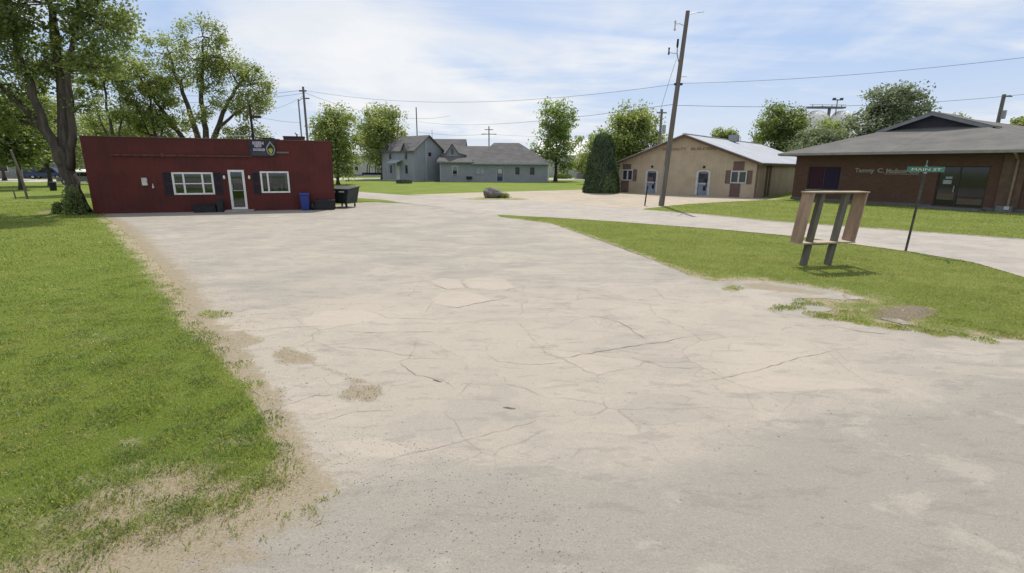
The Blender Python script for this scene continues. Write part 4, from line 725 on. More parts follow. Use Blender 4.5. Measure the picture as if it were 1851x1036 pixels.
# ------------------------------------------------------------------ grey farmhouse
GH = empty('grey_farmhouse', (-11.4, 80.0, 0), 0, 'rambling grey sided farmhouse with steep gables and long hipped wing', 'house')
def gable_roof(b, x0, x1, y0, y1, ze_, zr_, ov_=.3, th=.14, ends=.3):   # ridge along x at mid y
    ym = (y0 + y1) / 2; k2 = (zr_ - ze_) / (ym - y0); a, c = y0 - ov_, y1 + ov_; z = ze_ - ov_ * k2
    b.slab([(x0 - ends, a, z), (x1 + ends, a, z), (x1 + ends, ym, zr_), (x0 - ends, ym, zr_)], th); b.slab([(x0 - ends, ym, zr_), (x1 + ends, ym, zr_), (x1 + ends, c, z), (x0 - ends, c, z)], th)
hw = [(1.95, 2.75, 1.15, 2.35), (5.6, 7.05, 1.2, 2.2), (8.9, 9.85, .05, 2.15), (11.9, 12.35, 1.3, 2.2), (14.2, 14.7, 1.3, 2.2)]
WL = 16.9
MB().wall(0, WL, 0, 2.95, 0, .2, hw).box(0, .2, .2, 9, 0, 2.95).box(WL - .2, WL, .2, 9, 0, 2.95).box(.2, WL - .2, 8.8, 9, 0, 2.95).build('wall', greysid, GH)
def gh_window(x0, x1, z0, z1, fr, gl_, bars=()):
    f = MB().ring(x0 - .08, x1 + .08, z0 - .08, z1 + .08, -.05, .1, .15)
    for q in bars: f.box(q - .06, q + .06, -.04, .09, z0, z1)
    wn = f.build('window', fr, GH); part('pane', gl_, wn, (x0 + .05, x1 - .05, .05, .06, z0 + .05, z1 - .05)); return wn
palesid = M('pale_blue_trim', (.36, .40, .44), None, 2, .6)
q = gh_window(1.95, 2.75, 1.15, 2.35, offwhite, paleblue); part('air_conditioner', black, q, (2.1, 2.6, -.35, .04, 1.25, 1.7)); gh_window(5.6, 7.05, 1.2, 2.2, greysid, palesid, (6.33,)); gh_window(11.9, 12.35, 1.3, 2.2, brownmetal, darkglass); gh_window(14.2, 14.7, 1.3, 2.2, brownmetal, darkglass)
d = MB().ring(8.8, 9.95, .05, 2.25, -.04, .1, .12).build('door', palesid, GH); part('pane', offwhite, d, (9.05, 9.7, .03, .04, 1.35, 2.05)); part('door_leaf', M('blue_grey_leaf', (.16, .19, .25), None, 3, .6), d, (8.92, 9.83, .05, .09, .06, 2.12)); part('lower_panel', M('dark_blue_panel', (.05, .06, .13), None, 3, .6), d, (9.0, 9.75, .02, .048, .12, .85))
parts('corner_board', palesid, GH, (-.02, .14, -.02, -.002, 0, 2.95), (WL - .14, WL + .02, -.02, -.002, 0, 2.95)); MB().tube([(WL + .1, -.3, 2.7), (WL + .1, -.08, 2.5), (WL + .1, -.08, .25), (WL + .45, -.5, .05)], .06, 8).build('downspout', white, GH)
rr = MB(); e1, rz_ = 3.0, 6.15; x0, x1, y0, y1 = 5.0, WL + .35, -.45, 9.45
rA, rB = (8.3, 4.5, rz_), (12.4, 4.5, rz_)
rr.slab([(x0, y0, e1), (x1, y0, e1), rB, rA], .16); rr.slab([(x1, y0, e1), (x1, y1, e1), rB], .16); rr.slab([(x1, y1, e1), (x0, y1, e1), rA, rB], .16); rr.slab([(x0, y1, e1), (x0, y0, e1), rA], .16); rr.build('roof', shing, GH)
part('fascia', palesid, GH, (5.0, WL + .38, -.50, -.452, 2.72, 3.0))
r2 = MB(); gable_roof(r2, .6, 9.4, 1.0, 8.4, 3.6, 5.62, .5); r2.build('link_roof', shing, GH)
MB().slab([(-.4, -.5, 3.18), (5.35, -.5, 3.0), (4.4, 1.4, 3.95), (-.1, 1.4, 3.95)], .16).build('porch_roof', shing, GH); part('porch_fascia', palesid, GH, (-.38, 5.0, -.54, -.503, 2.96, 3.1))
MB().slab([(.0, 1.4, 3.6), (3.7, 1.4, 3.6), (3.7, 1.4, 4.25), (2.75, 1.4, 4.45), (1.85, 1.4, 5.75), (.95, 1.4, 4.5), (0, 1.4, 4.25)], .15, (0, 1, 0)).build('dormer_wall', greysid, GH); part('dormer_window', darkglass, GH, (1.68, 1.98, 1.33, 1.398, 4.25, 5.1))
dr2 = MB()
for s in (-1, 1):
    p = [(1.85 + s * 1.05, 1.1, 4.42), (1.85, 1.1, 5.9), (1.85, 4.6, 5.9), (1.85 + s * 1.05, 4.6, 4.42)]; dr2.slab(p if s > 0 else p[::-1], .12)
    p = [(1.85 + s * 2.2, 1.1, 4.12), (1.85 + s * 1.05, 1.1, 4.42), (1.85 + s * 1.05, 4.6, 4.42), (1.85 + s * 2.2, 4.6, 4.12)]; dr2.slab(p if s > 0 else p[::-1], .12)
dr2.build('dormer_roof', shing, GH)
part('wall_vent', black, GH, (4.15, 5.0, -.25, -.002, .45, .85)); part('meter', steel, GH, (10.2, 10.45, -.2, -.002, 2.45, 2.7))
# two storey block turned to the south west
GB = empty('main_block', (-4.0, .4, 0), R(47)); GB.parent = GH
BWd, BL, BEv, BRg = 5.6, 9.2, 4.85, 7.05
hB = [(2.75, 3.35, 3.9, 4.5)]
GBw = MB(); GBw.wall(0, BWd, 0, BEv, 0, .2, hB).slab([(0, 0, BEv + .001), (BWd, 0, BEv + .001), (BWd / 2, 0, BRg)], .2, (0, 1, 0)).box(0, .2, .2, BL, 0, BEv).box(BWd - .2, BWd, .2, BL, 0, BEv).box(.2, BWd - .2, BL - .2, BL, 0, BEv)
GBw.slab([(BWd - .001, BL - .2, BEv), (.001, BL - .2, BEv), (BWd / 2, BL - .2, BRg)], .2, (0, 1, 0)); GBw.build('block_wall', greysid, GB)
part('gable_window', darkglass, GB, (2.8, 3.3, .03, .06, 3.95, 4.45)); part('corner_board', palesid, GB, (2.05, 2.3, -.12, -.002, 0, 6.3))
br = MB(); kb_ = (BRg - BEv) / (BWd / 2)
for s in (0, 1):
    xe = -.35 if s == 0 else BWd + .35; z = BEv - .35 * kb_ + .12; p = [(xe, -.4, z), (BWd / 2, -.4, BRg + .12), (BWd / 2, BL + .35, BRg + .12), (xe, BL + .35, z)]; br.slab(p if s else p[::-1], .14)
br.build('block_roof', shing, GB)
for yy in (2.2, 6.6):
    MB().slab([(-.02, yy - .85, BEv - .45), (-.02, yy + .85, BEv - .45), (-.02, yy + .85, BEv - .2), (-.02, yy, BEv + 1.0), (-.02, yy - .85, BEv - .2)], .06, (-1, 0, 0)).build('wall_dormer', greysid, GB)
    w_ = MB()
    for s in (-1, 1):
        p = [(-.4, yy + s * 1.0, BEv - .25), (-.4, yy, BEv + 1.12), (1.5, yy, BEv + 1.12), (1.0, yy + s * 1.0, BEv + .2)]; w_.slab(p if s < 0 else p[::-1], .1)
    w_.build('dormer_roof', shing, GB); part('upper_window', darkglass, GB, (-.12, -.082, yy - .22, yy + .22, 3.5, 4.9)); part('lower_window', darkglass, GB, (-.06, -.002, yy - .25, yy + .25, 1.2, 2.5))
MB().slab([(-1.3, 3.2, 2.9), (-1.3, 5.9, 2.9), (-.01, 5.9, 3.4), (-.01, 3.2, 3.4)], .12).box(-1.22, -1.1, 3.3, 3.42, 0, 2.76).box(-1.22, -1.1, 5.65, 5.77, 0, 2.76).build('porch', palesid, GB); part('front_door', offwhite, GB, (-.07, -.002, 4.1, 5.0, .2, 2.35)); part('porch_floor', conc, GB, (-1.6, -.002, 3.1, 6.0, 0.01, .2))
b3 = MB(); gable_roof(b3, -2.2, 3.2, 5.2, 10.5, 4.9, 6.85, .4); b3.build('rear_roof', shing, GH); MB().box(-2.2, 3.2, 5.4, 10.3, 2.9, 4.9).slab([(3.2, 5.4, 4.9), (3.2, 10.3, 4.9), (3.2, 7.85, 6.7)], .2, (-1, 0, 0)).build('rear_wall', greysid, GH); part('skylight', offwhite, GH, (1.2, 1.9, 6.0, 6.6, 5.6, 5.75)); MB().tube([(-2.0, 6, 6.6), (-2.0, 6, 8.2)], .04, 6).build('vent_pipe', steel, GH)

# ------------------------------------------------------------------ other far buildings
def shed(name, label, loc, rz, Wd, Dp, he, hr, wallm, roofm, doors=(), wins=(), cat='building', group=None):
    r_ = empty(name, loc, rz, label, cat, group)
    b = MB().box(0, Wd, 0, Dp, 0, he); b.slab([(0, 0, he + .002), (0, Dp, he + .002), (0, Dp / 2, hr)], .2, (1, 0, 0)); b.slab([(Wd, Dp, he + .002), (Wd, 0, he + .002), (Wd, Dp / 2, hr)], .2, (-1, 0, 0)); b.build('wall', wallm, r_)
    g = MB(); gable_roof(g, 0, Wd, 0, Dp, he + .1, hr + .12, .4); g.build('roof', roofm, r_)
    for (x0, x1, z0, z1, m_) in doors: part('garage_door' if x1 - x0 > 2 else 'door', m_, r_, (x0, x1, -.06, -.002, z0, z1))
    for (x0, x1, z0, z1) in wins:
        wn = MB().ring(x0, x1, z0, z1, -.07, -.002, .1).build('window', white, r_); part('pane', darkglass, wn, (x0 + .1, x1 - .1, -.03, -.004, z0 + .1, z1 - .1))
    return r_
shed('white_warehouse', 'pale grey warehouse behind the tree beside the red shop', (-44, 112, 0), R(6), 26, 14, 4.4, 6.8, cream, metalroof, [(3, 6, 0, 3, offwhite)], [(9, 10, 1.2, 2.2)])
shed('grey_garage_house', 'low grey house with blue garage door on the far left road', (-84, 82, 0), R(18), 14, 9, 3.0, 5.0, M('warm_grey_siding', (.30, .30, .31), None, 1, .7), shing, [(4.2, 7.6, 0, 2.3, M('slate_blue_door', (.05, .07, .13), None, 2, .5))], [(1, 2.4, 1, 2.1), (9.5, 11, 1, 2.1)], 'house')
shed('white_porch_house', 'small pale house with window row behind the big left tree', (-69, 84.5, 0), R(18), 12, 8, 2.9, 4.8, cream, M('pale_roof', (.34, .33, .32), None, 1, .8), [(4.5, 5.5, 0, 2.1, brownmetal)], [(1.5, 2.8, 1, 2.1), (7, 8.3, 1, 2.1), (9.2, 10.5, 1, 2.1)], 'house')
shed('white_roofed_barn', 'low barn with bright white roof behind the yellow green tree', (6, 122, 0), R(-4), 13, 12, 5.2, 8.6, cream, M('white_roof', (.66, .66, .66), None, 1, .6), [(4, 7, 0, 3.5, offwhite)], [], 'barn')
shed('small_bungalow', 'small grey bungalow left of the clipped conical hedge', (13.5, 108, 0), R(-8), 11, 8, 2.9, 4.9, M('grey_stucco', (.30, .31, .34), None, 1, .8), M('pale_shingle', (.36, .35, .34), None, 1, .9), [(4.2, 5.2, 0, 2.1, brownmetal)], [(1.2, 2.8, .9, 2.1), (6.5, 8.5, .9, 2.1)], 'house')

# storage tanks with catwalk
for i, (x, lab) in enumerate(((63.45, 'left white domed storage tank rising above the trees'), (68.8, 'right white domed storage tank rising above the trees'))):
    t_ = empty('storage_tank', (x, 110, 0), 0, lab, 'tank', 'white storage tanks beyond the trees'); b = MB(); pr = []
    for k in range(8): a = R(90) * k / 7; pr.append((2.75 * math.cos(a) + .02, 11.6 + 2.6 * math.sin(a)))
    MB().tube([(0, 0, 0), (0, 0, 11.6)], 2.75, 28).build('shell', tankwhite, t_, smooth=True); MB().tube([(0, 0, z + .002) for _, z in pr], [q for q, _ in pr], 28).build('dome', tankwhite, t_, smooth=True)
catm = M('weathered_steel', (.17, .155, .15), None, 2, .7)
ck = empty('catwalk', (66.1, 110, 0), 0, 'dark steel catwalk bridging the two white tanks', 'catwalk'); part('deck', catm, ck, (-4.6, 3.0, -.7, .7, 14.6, 14.9)); b = MB()
for x in range(-4, 4, 2): b.box(x, x + .12, -.66, -.58, 14.901, 15.25)
b.box(-4.6, 3.0, -.66, -.58, 15.251, 15.31); b.build('railing', catm, ck); MB().tube([(0, 0, 0), (0, 0, 14.59)], (.3), 10).build('support', catm, ck)
fm = empty('floodlight_mast', (66.9, 109.0, 0), 0, 'thin floodlight mast standing behind the right white tank', 'mast'); MB().tube([(0, 0, 0), (0, 0, 16.1)], .1, 8).build('pole', farpole, fm); part('crossbar', farpole, fm, (-1.1, 1.1, -.1, .1, 16.1, 16.28)); part('lamp_head', brownmetal, fm, (-1.0, -.5, -.3, .1, 16.282, 16.55)); part('lamp_head', brownmetal, fm, (.5, 1.0, -.3, .1, 16.282, 16.55))

# ------------------------------------------------------------------ trees
def tree(name, label, cat, base, stems, lumps, leaf, lsize, nsub, nleaf, r0, seed, sub_r=0.75, group=None, flat=0.8, droop=0.0):
    """stems: polylines (relative, from the ground) ; lumps: (x, y, z, rx, ry, rz, share) relative"""
    rng = np.random.default_rng(seed); pr = random.Random(seed)
    T = empty(name, base, 0, label, cat, group); tb = MB(); nodes = []
    for (pts, ra, rb) in stems:
        P = []
        for i in range(len(pts) - 1):
            a, b = Vector(pts[i]), Vector(pts[i + 1])
            for k in range(4):
                p = a.lerp(b, k / 4); P.append(p + Vector((pr.uniform(-1, 1), pr.uniform(-1, 1), 0)) * ra * .25 * (1 if i + k else 0))
        P.append(Vector(pts[-1])); n = len(P); rad = [ra + (rb - ra) * (i / (n - 1)) ** .8 for i in range(n)]
        if pts[0][2] < 0.2: rad[0] *= 1.45
        tb.tube(P, rad, 9); nodes += [(p, r) for p, r in zip(P, rad) if p.z > 0.22 * max(q.z for q in P)]
    C = []; 
    for (x, y, z, rx, ry, rz, sh) in lumps:
        c = Vector((x, y, z)); nd = min(nodes, key=lambda t: (t[0] - c).length + max(0, t[0].z - c.z + .3) * 2.0)
        a, ra = nd; mid = a.lerp(c, .5) + Vector((pr.uniform(-.2, .2), pr.uniform(-.2, .2), .12)) * (c - a).length
        if (c - a).length > .4: tb.tube([a, a.lerp(mid, .5), mid, mid.lerp(c, .6), c], [min(ra * .7, .04 + .035 * (c - a).length), min(ra * .6, .11), .075, .05, .035], 6)
        m = max(3, int(nsub * sh))
        for k in range(m):
            while True:
                q = rng.uniform(-1, 1, 3)
                if 0.15 < q @ q < 1: break
            q *= (q @ q) ** -0.18
            s = c + Vector((q[0] * rx, q[1] * ry, q[2] * rz)); C.append((s, pr.uniform(.55, 1.25)))
            if k % 2 == 0:
                tb.tube([c, c.lerp(s, .5) + Vector((pr.uniform(-.15, .15), pr.uniform(-.15, .15), .1)), s], [.04, .026, .012], 4, cap=False)
    tb.build('trunk', barkm, T, smooth=True)
    cen = np.array([tuple(s) for s, _ in C]); sz = np.array([q for _, q in C]); tone = rng.uniform(-.22, .22, len(C))
    idx = rng.integers(0, len(C), nleaf); N = nleaf
    off = rng.normal(0, 1, (N, 3)); off /= np.linalg.norm(off, axis=1)[:, None]; off *= (rng.random(N) ** .7 * 1.25)[:, None] * (sub_r * sz[idx])[:, None]; off[:, 2] *= flat; off[:, 2] -= droop * np.abs(off[:, :2]).sum(1)
    P = cen[idx] + off; S = lsize * rng.uniform(.55, 1.35, N)
    nrm = rng.normal(0, 1, (N, 3)); nrm[:, 2] = np.abs(nrm[:, 2]) + .25; nrm /= np.linalg.norm(nrm, axis=1)[:, None]
    u = np.cross(nrm, rng.normal(0, 1, (N, 3))); u /= np.linalg.norm(u, axis=1)[:, None]; v = np.cross(nrm, u)
    h = S[:, None]; V = np.stack([P - u * h * .6, P - v * h * .34 + nrm * h * .08, P + u * h * .6, P + v * h * .34 + nrm * h * .08], 1).reshape(-1, 3)
    tint = np.clip(rng.uniform(0, 1, N) * .7 + .15 + tone[idx], 0, 1)
    fast_mesh('crown', V, np.arange(N * 4).reshape(-1, 4), leaf, T, tint=np.repeat(tint, 4)); return T

# large multi stemmed tree at the left end of the shop
tree('maple_tree', 'large dark multi stemmed tree standing at the left end of the red shop', 'tree', (-22.35, 25.9, 0),
     [([(0, 0, 0), (-.15, 0, 1.6), (-.45, 0, 3.2)], .37, .28), ([(-.2, 0, 1.3), (-.2, .25, 3.6), (.05, .3, 6.5), (.35, .2, 10), (.6, 0, 13)], .27, .07), ([(-.35, 0, 2.2), (-.75, -.2, 4.2), (-1.1, -.3, 7.0), (-1.5, 0, 10.5), (-1.7, 0, 13.5)], .25, .06), ([(-.1, 0, 2.2), (.35, .1, 4.2), (.75, 0, 6.8), (1.6, .2, 9.5), (2.2, 0, 11.5)], .22, .05), ([(-.5, 0, 3.0), (-1.5, .2, 4.6), (-2.6, 0, 6.0), (-3.8, .3, 7.4)], .2, .05), ([(-.3, 0, 2.6), (-.4, .5, 5), (-.6, 1.0, 8), (-.4, 1.2, 12)], .22, .05)],
     [(0.3, 0, 12.6, 2.2, 2.2, 1.9, 1.5), (-2.2, .2, 13, 2.2, 2.2, 1.9, 1.3), (2.4, .2, 11.6, 1.7, 1.8, 1.5, 1.1), (-4.2, .3, 11, 1.9, 2, 1.7, 1.1), (.9, -.6, 9.6, 1.9, 1.8, 1.4, 1.0), (-1.2, -.8, 9.6, 1.8, 1.6, 1.5, 1.0), (2.9, .2, 8.8, 1.3, 1.5, 1.2, .75), (-3.4, 0, 8.4, 1.8, 1.8, 1.4, 1.0), (-5.2, .6, 8.8, 1.5, 1.6, 1.5, .7), (.8, .4, 7.4, 1.3, 1.4, .9, .5), (-1.3, .6, 7.2, 1.4, 1.5, 1.1, .7), (-3.0, .2, 6.2, 1.5, 1.5, .9, .7), (-4.9, .3, 6.4, 1.5, 1.5, 1.1, .7), (2.0, .1, 7.0, .8, .8, .6, .22), (-2.2, .4, 4.7, 1.0, 1.1, .6, .35), (-4.1, .5, 4.4, 1.1, 1.2, .7, .4), (1.0, 0, 14.2, 2, 2, 1.2, .8), (-3, 0, 15, 2, 2, 1.4, .8), (-6.3, .5, 11.6, 1.5, 1.6, 1.6, .7), (1.3, .3, 5.3, .5, .6, .35, .1)],
     leafA, .15, 32, 62000, .5, 11, .72)
# open limbed tree behind the shop
tree('cottonwood_tree', 'tall open limbed tree with dark forked trunks rising behind the red shop', 'tree', (-27.6, 46, 0),
     [([(0, 0, 0), (0, 0, 3.0)], .62, .5), ([(0, 0, 2.6), (-.5, .1, 5.5), (-1.1, .2, 8), (-1.6, 0, 10.2), (-1.8, 0, 11.8)], .33, .06), ([(.1, 0, 2.7), (.35, 0, 5.5), (.35, .2, 8.5), (.9, .2, 11), (1.2, 0, 12.8)], .33, .06), ([(.3, 0, 2.6), (1.4, 0, 5.4), (2.4, .1, 7.4), (3.8, .1, 9.2), (4.8, .1, 10.4)], .30, .06), ([(-.3, 0, 2.5), (-1.9, 0, 5.0), (-3.2, .1, 7.0), (-4.6, 0, 9.6), (-5.3, 0, 11)], .27, .06), ([(-.4, 0, 2.3), (-2.6, -.1, 3.6), (-4.4, .1, 4.9), (-6, .1, 5.5)], .22, .05), ([(.4, 0, 2.5), (2.6, .1, 4.2), (4.6, 0, 4.6)], .2, .05), ([(1.4, 0, 5.4), (3.2, -.2, 6.7), (4.9, 0, 7.6)], .17, .05)],
     [(1.22, 0, 13.0, 1.69, 1.82, 1.32, 0.8), (-1.84, 0, 11.6, 1.69, 1.82, 1.44, 0.9), (0.2, 0, 11.2, 1.3, 1.43, 1.2, 0.45), (2.06, 0.1, 11.4, 1.44, 1.69, 1.2, 0.7), (-0.92, 0.2, 9.8, 1.43, 1.56, 0.96, 0.6), (1.33, 0.2, 9.2, 1.17, 1.3, 0.96, 0.4), (3.23, 0.1, 10.2, 1.55, 1.69, 1.44, 0.9), (4.76, 0.1, 9.2, 1.44, 1.69, 1.56, 0.8), (4.4, 0, 7.4, 1.2, 1.43, 1.08, 0.6), (2.78, 0, 8.0, 1.08, 1.3, 0.84, 0.3), (-4.28, 0.1, 9.8, 1.43, 1.56, 1.08, 0.6), (-5.71, 0, 10.5, 1.43, 1.56, 0.84, 0.6), (-3.06, 0.1, 7.9, 1.17, 1.17, 0.84, 0.3), (-4.9, 0.2, 6.5, 1.69, 1.69, 0.96, 0.7), (-6.53, 0.1, 5.6, 1.69, 1.69, 0.96, 0.7), (-2.55, 0, 5.5, 1.17, 1.3, 0.72, 0.35), (4.31, 0, 4.9, 1.32, 1.56, 1.08, 0.7), (2.33, 0, 5.0, 0.96, 1.17, 0.72, 0.3), (-0.41, 0.1, 6.3, 1.17, 1.3, 0.84, 0.4), (0.92, 0.1, 7.4, 0.78, 0.91, 0.72, 0.2), (-1.33, 0, 4.0, 1.82, 1.69, 0.72, 0.5), (5.3, 0, 7.8, 0.96, 1.17, 1.08, 0.4), (-0.2, 0, 4.0, 1.04, 1.17, 0.6, 0.3), (3.05, 0, 3.6, 1.55, 1.56, 0.72, 0.5)],
     leafB, .165, 22, 34000, .6, 12, .78)
for i, (x, y, hh, lab, sd) in enumerate(((-33.6, 43.5, 11, 'slim pale stemmed tree between the big left tree and the forked tree', 31), (-31.4, 45.5, 10, 'thin tree next to the forked tree, over the shop roof', 32))):
    tree('slender_tree', lab, 'tree', (x, y, 0), [([(0, 0, 0), (.1, 0, 3.5), (-.1, .1, 7), (.2, 0, hh - .5)], .2, .05), ([(.05, 0, 3.2), (.9, 0, 5.8), (1.2, 0, 8)], .11, .04), ([(0, 0, 3.6), (-.9, .1, 6), (-1.1, 0, 8)], .1, .04)],
         [(.2, 0, hh - .8, 1.3, 1.2, .9, .9), (1.3, 0, hh - 2.2, 1.0, 1, .9, .6), (-1.2, 0, hh - 2.5, 1.1, 1, 1.0, .7), (.2, 0, 6.3, .8, .9, .8, .3), (-1.3, .1, 6.2, .7, .8, .7, .3), (1.4, 0, 6.3, .7, .8, .6, .3), (.3, 0, 4.0, 1.1, 1, .6, .45), (-.9, 0, 3.8, .9, 1, .6, .3)], leafB, .18, 12, 9000, .2, sd, .7)
def round_tree(name, label, cat, base, top, half, leaf, ls, nleaf, seed, zlow, kx=1.0, stem=.22, group=None, gap=1.0):
    rg = random.Random(seed); L = []; n = 15; top -= .3 * half
    for k in range(n):
        t = k / (n - 1); z = zlow + (top - zlow) * (.08 + .86 * t); w_ = half * (math.sin(math.pi * (0.18 + .74 * t ** kx)) ** .8)
        a = k * 2.4 + rg.uniform(-.4, .4); d = w_ * rg.uniform(.35, .62) * gap; s = half * rg.uniform(.36, .5)
        L.append((d * math.cos(a), d * math.sin(a) * .9, z, s, s, min(s * .85, (top - zlow) * .16), .8))
    L.append((0, 0, (top + zlow) / 2, half * .45, half * .45, (top - zlow) * .3, .8)); L.append((0, 0, top - half * .25, half * .3, half * .3, half * .28, .4))
    return tree(name, label, cat, base, [([(0, 0, 0), (.05, 0, zlow + .5), (0, .1, (zlow + top) / 2), (.1, 0, top - .6)], stem, .05)], L, leaf, ls, 12, nleaf, stem, seed, half * .22 + .2, group)
round_tree('shade_tree', 'rounded green tree just right of the red shop, in front of the warehouse', 'tree', (-22.7, 66, 0), 10.0, 3.7, leafB, .27, 13000, 41, 1.5)
round_tree('shade_tree', 'rounded dark green tree beside the farmhouse left wall', 'tree', (-23.0, 90, 0), 13.0, 5.7, leafB, .33, 18000, 42, 2.6, 1.2, .3)
round_tree('young_tree', 'yellow green tapering tree right of the farmhouse wing', 'tree', (7.35, 87.5, 0), 13.6, 4.1, leafC, .34, 9500, 43, 2.4, 0.7, .3, None, 1.25)
round_tree('shade_tree', 'wide dark green tree rising behind the clipped conical hedge', 'tree', (17.3, 74, 0), 11.6, 5.0, leafB, .30, 21000, 44, 2.2)
round_tree('shade_tree', 'smaller bushy tree left of the wide tree behind the clipped hedge', 'tree', (12.8, 75, 0), 8.0, 3.4, leafB, .28, 11000, 45, 1.2)
round_tree('shade_tree', 'dark bushy tree behind the white metal roof, left of the white tanks', 'tree', (42.2, 82, 0), 12.8, 5.4, leafA, .32, 19000, 46, 3)
round_tree('willow_tree', 'tall pale silvery tree rising behind the brick building roof', 'tree', (50.0, 69, 0), 13.6, 5.6, leafD, .32, 19000, 47, 3.5, .8, .3, None, 1.1)
round_tree('shade_tree', 'green tree filling the gap between white tanks and silvery tree', 'tree', (43.0, 72, 0), 8.6, 4.8, leafD, .3, 11000, 48, 3)
round_tree('shade_tree', 'low green tree in front of the white tanks', 'tree', (55.6, 92, 0), 11.3, 4.6, leafB, .32, 9000, 49, 4)
round_tree('shade_tree', 'small round treetop showing above the white metal roof ridge', 'tree', (39.8, 98, 0), 10.0, 2.9, leafB, .34, 7000, 50, 4)
round_tree('shade_tree', 'treetop at the far right edge over the brick building roof', 'tree', (61.5, 62.5, 0), 9.0, 2.4, leafB, .32, 8000, 51, 4)
round_tree('shade_tree', 'low treetop right of the silvery tree over the brick roof', 'tree', (65.5, 78, 0), 10.8, 3.2, leafA, .32, 6000, 52, 4)
for i, (x, y, tp, hf, lf_, lab) in enumerate(((-46.5, 48, 9.0, 3.8, leafA, 'dark tree behind the garbage can on the left lawn'), (-51, 56, 10.5, 4.6, leafB, 'leafy tree at the left edge behind the leaning post'), (-46, 66, 9, 4.0, leafD, 'pale tree beside the far left road'), (-59, 74, 10, 5, leafA, 'tree in front of the grey house with blue garage door'), (-72, 72, 11, 5, leafB, 'tree at the far left edge of the view by the far road'))):
    round_tree('shade_tree', lab, 'tree', (x, y, 0), tp, hf, lf_, .29, 12000 if i < 2 else 8000, 60 + i, 2.6 if i < 2 else 2.2)
round_tree('shade_tree', 'tree in front of the small bungalow, left of the conical hedge', 'tree', (14.6, 104, 0), 5.6, 2.8, leafB, .3, 5000, 70, 1.2)
# clipped conical hedge
HG = empty('conical_hedge', (8.65, 49.6, 0), 0, 'tall dark clipped conical evergreen beside the tan building', 'hedge')
rng = np.random.default_rng(77); N = 42000; zz = 5.45 * rng.random(N) ** 1.25; th = rng.uniform(0, 2 * np.pi, N)
rr_ = np.interp(zz, [0, .4, 3, 4.8, 5.3, 5.5], [1.58, 1.64, 1.28, .88, .66, .25]) * (1 + .05 * np.sin(th * 5 + zz * 2) + rng.normal(0, .045, N)) * np.where(rng.random(N) < .8, 1, rng.random(N) ** .3)
P = np.c_[rr_ * np.cos(th), rr_ * np.sin(th), zz]; nr = np.c_[np.cos(th), np.sin(th), np.full(N, .3)] + rng.normal(0, .5, (N, 3)); nr /= np.linalg.norm(nr, axis=1)[:, None]
up = np.array([0, 0, 1.]) + rng.normal(0, .35, (N, 3)); u = np.cross(nr, up); u /= np.linalg.norm(u, axis=1)[:, None]; v = np.cross(nr, u); S = (.105 * rng.uniform(.6, 1.4, N))[:, None]
V = np.stack([P - v * S, P - u * S * .45, P + v * S, P + u * S * .45], 1).reshape(-1, 3)
fast_mesh('foliage', V, np.arange(N * 4).reshape(-1, 4), leafH, HG, tint=np.repeat(rng.random(N), 4))
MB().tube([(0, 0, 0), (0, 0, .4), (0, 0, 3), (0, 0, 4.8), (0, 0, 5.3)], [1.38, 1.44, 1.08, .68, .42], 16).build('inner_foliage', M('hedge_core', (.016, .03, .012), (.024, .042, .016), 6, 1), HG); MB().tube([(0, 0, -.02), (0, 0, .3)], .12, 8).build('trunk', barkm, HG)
def shrub(name, label, base, rx, ry, h, n, leaf, ls, seed, parent=None):
    rg = np.random.default_rng(seed); T = empty(name, base, 0, label, 'shrub') if parent is None else parent
    q = rg.normal(0, 1, (n, 3)); q /= np.linalg.norm(q, axis=1)[:, None]; q *= (rg.random(n) ** .4)[:, None]; q[:, 2] = np.abs(q[:, 2])
    bump_ = 1 + .25 * np.sin(q[:, 0] * 5 + seed) * np.cos(q[:, 1] * 6); P = q * np.array([rx, ry, h]) * bump_[:, None] + np.array([0, 0, .03])
    nr = rg.normal(0, 1, (n, 3)); nr /= np.linalg.norm(nr, axis=1)[:, None]; u = np.cross(nr, rg.normal(0, 1, (n, 3))); u /= np.linalg.norm(u, axis=1)[:, None]; v = np.cross(nr, u); S = (ls * rg.uniform(.6, 1.3, n))[:, None]
    V = np.stack([P - u * S * .6, P - v * S * .35, P + u * S * .6, P + v * S * .35], 1).reshape(-1, 3); fast_mesh('foliage', V, np.arange(n * 4).reshape(-1, 4), leaf, T, tint=np.repeat(rg.random(n), 4))
    b = MB()
    for k in range(7): a = k * .9; b.tube([(0, 0, 0), (rx * .3 * math.cos(a), ry * .3 * math.sin(a), h * .4), (rx * .55 * math.cos(a), ry * .55 * math.sin(a), h * .75)], [.02, .014, .006], 5)
    b.build('stem', barkm, T); return T
shrub('shrub', 'low leafy shrub at the foot of the big left tree', (-22.75, 25.3, 0), .48, .4, .6, 1000, leafA, .12, 5)
shrub('shrub', 'dark shrub against the left corner of the red shop', (-21.6, 24.75, 0), .55, .35, 1.35, 1600, leafA, .11, 6)
for i, (x, y, lab) in enumerate(((10.2, 104.5, 'low round shrub in front of the small bungalow, left one'), (17.5, 103, 'low round shrub in front of the small bungalow, nearest the hedge'))): shrub('shrub', lab, (x, y, 0), 1.9, 1.2, 1.3, 900, leafA, .28, 80 + i)
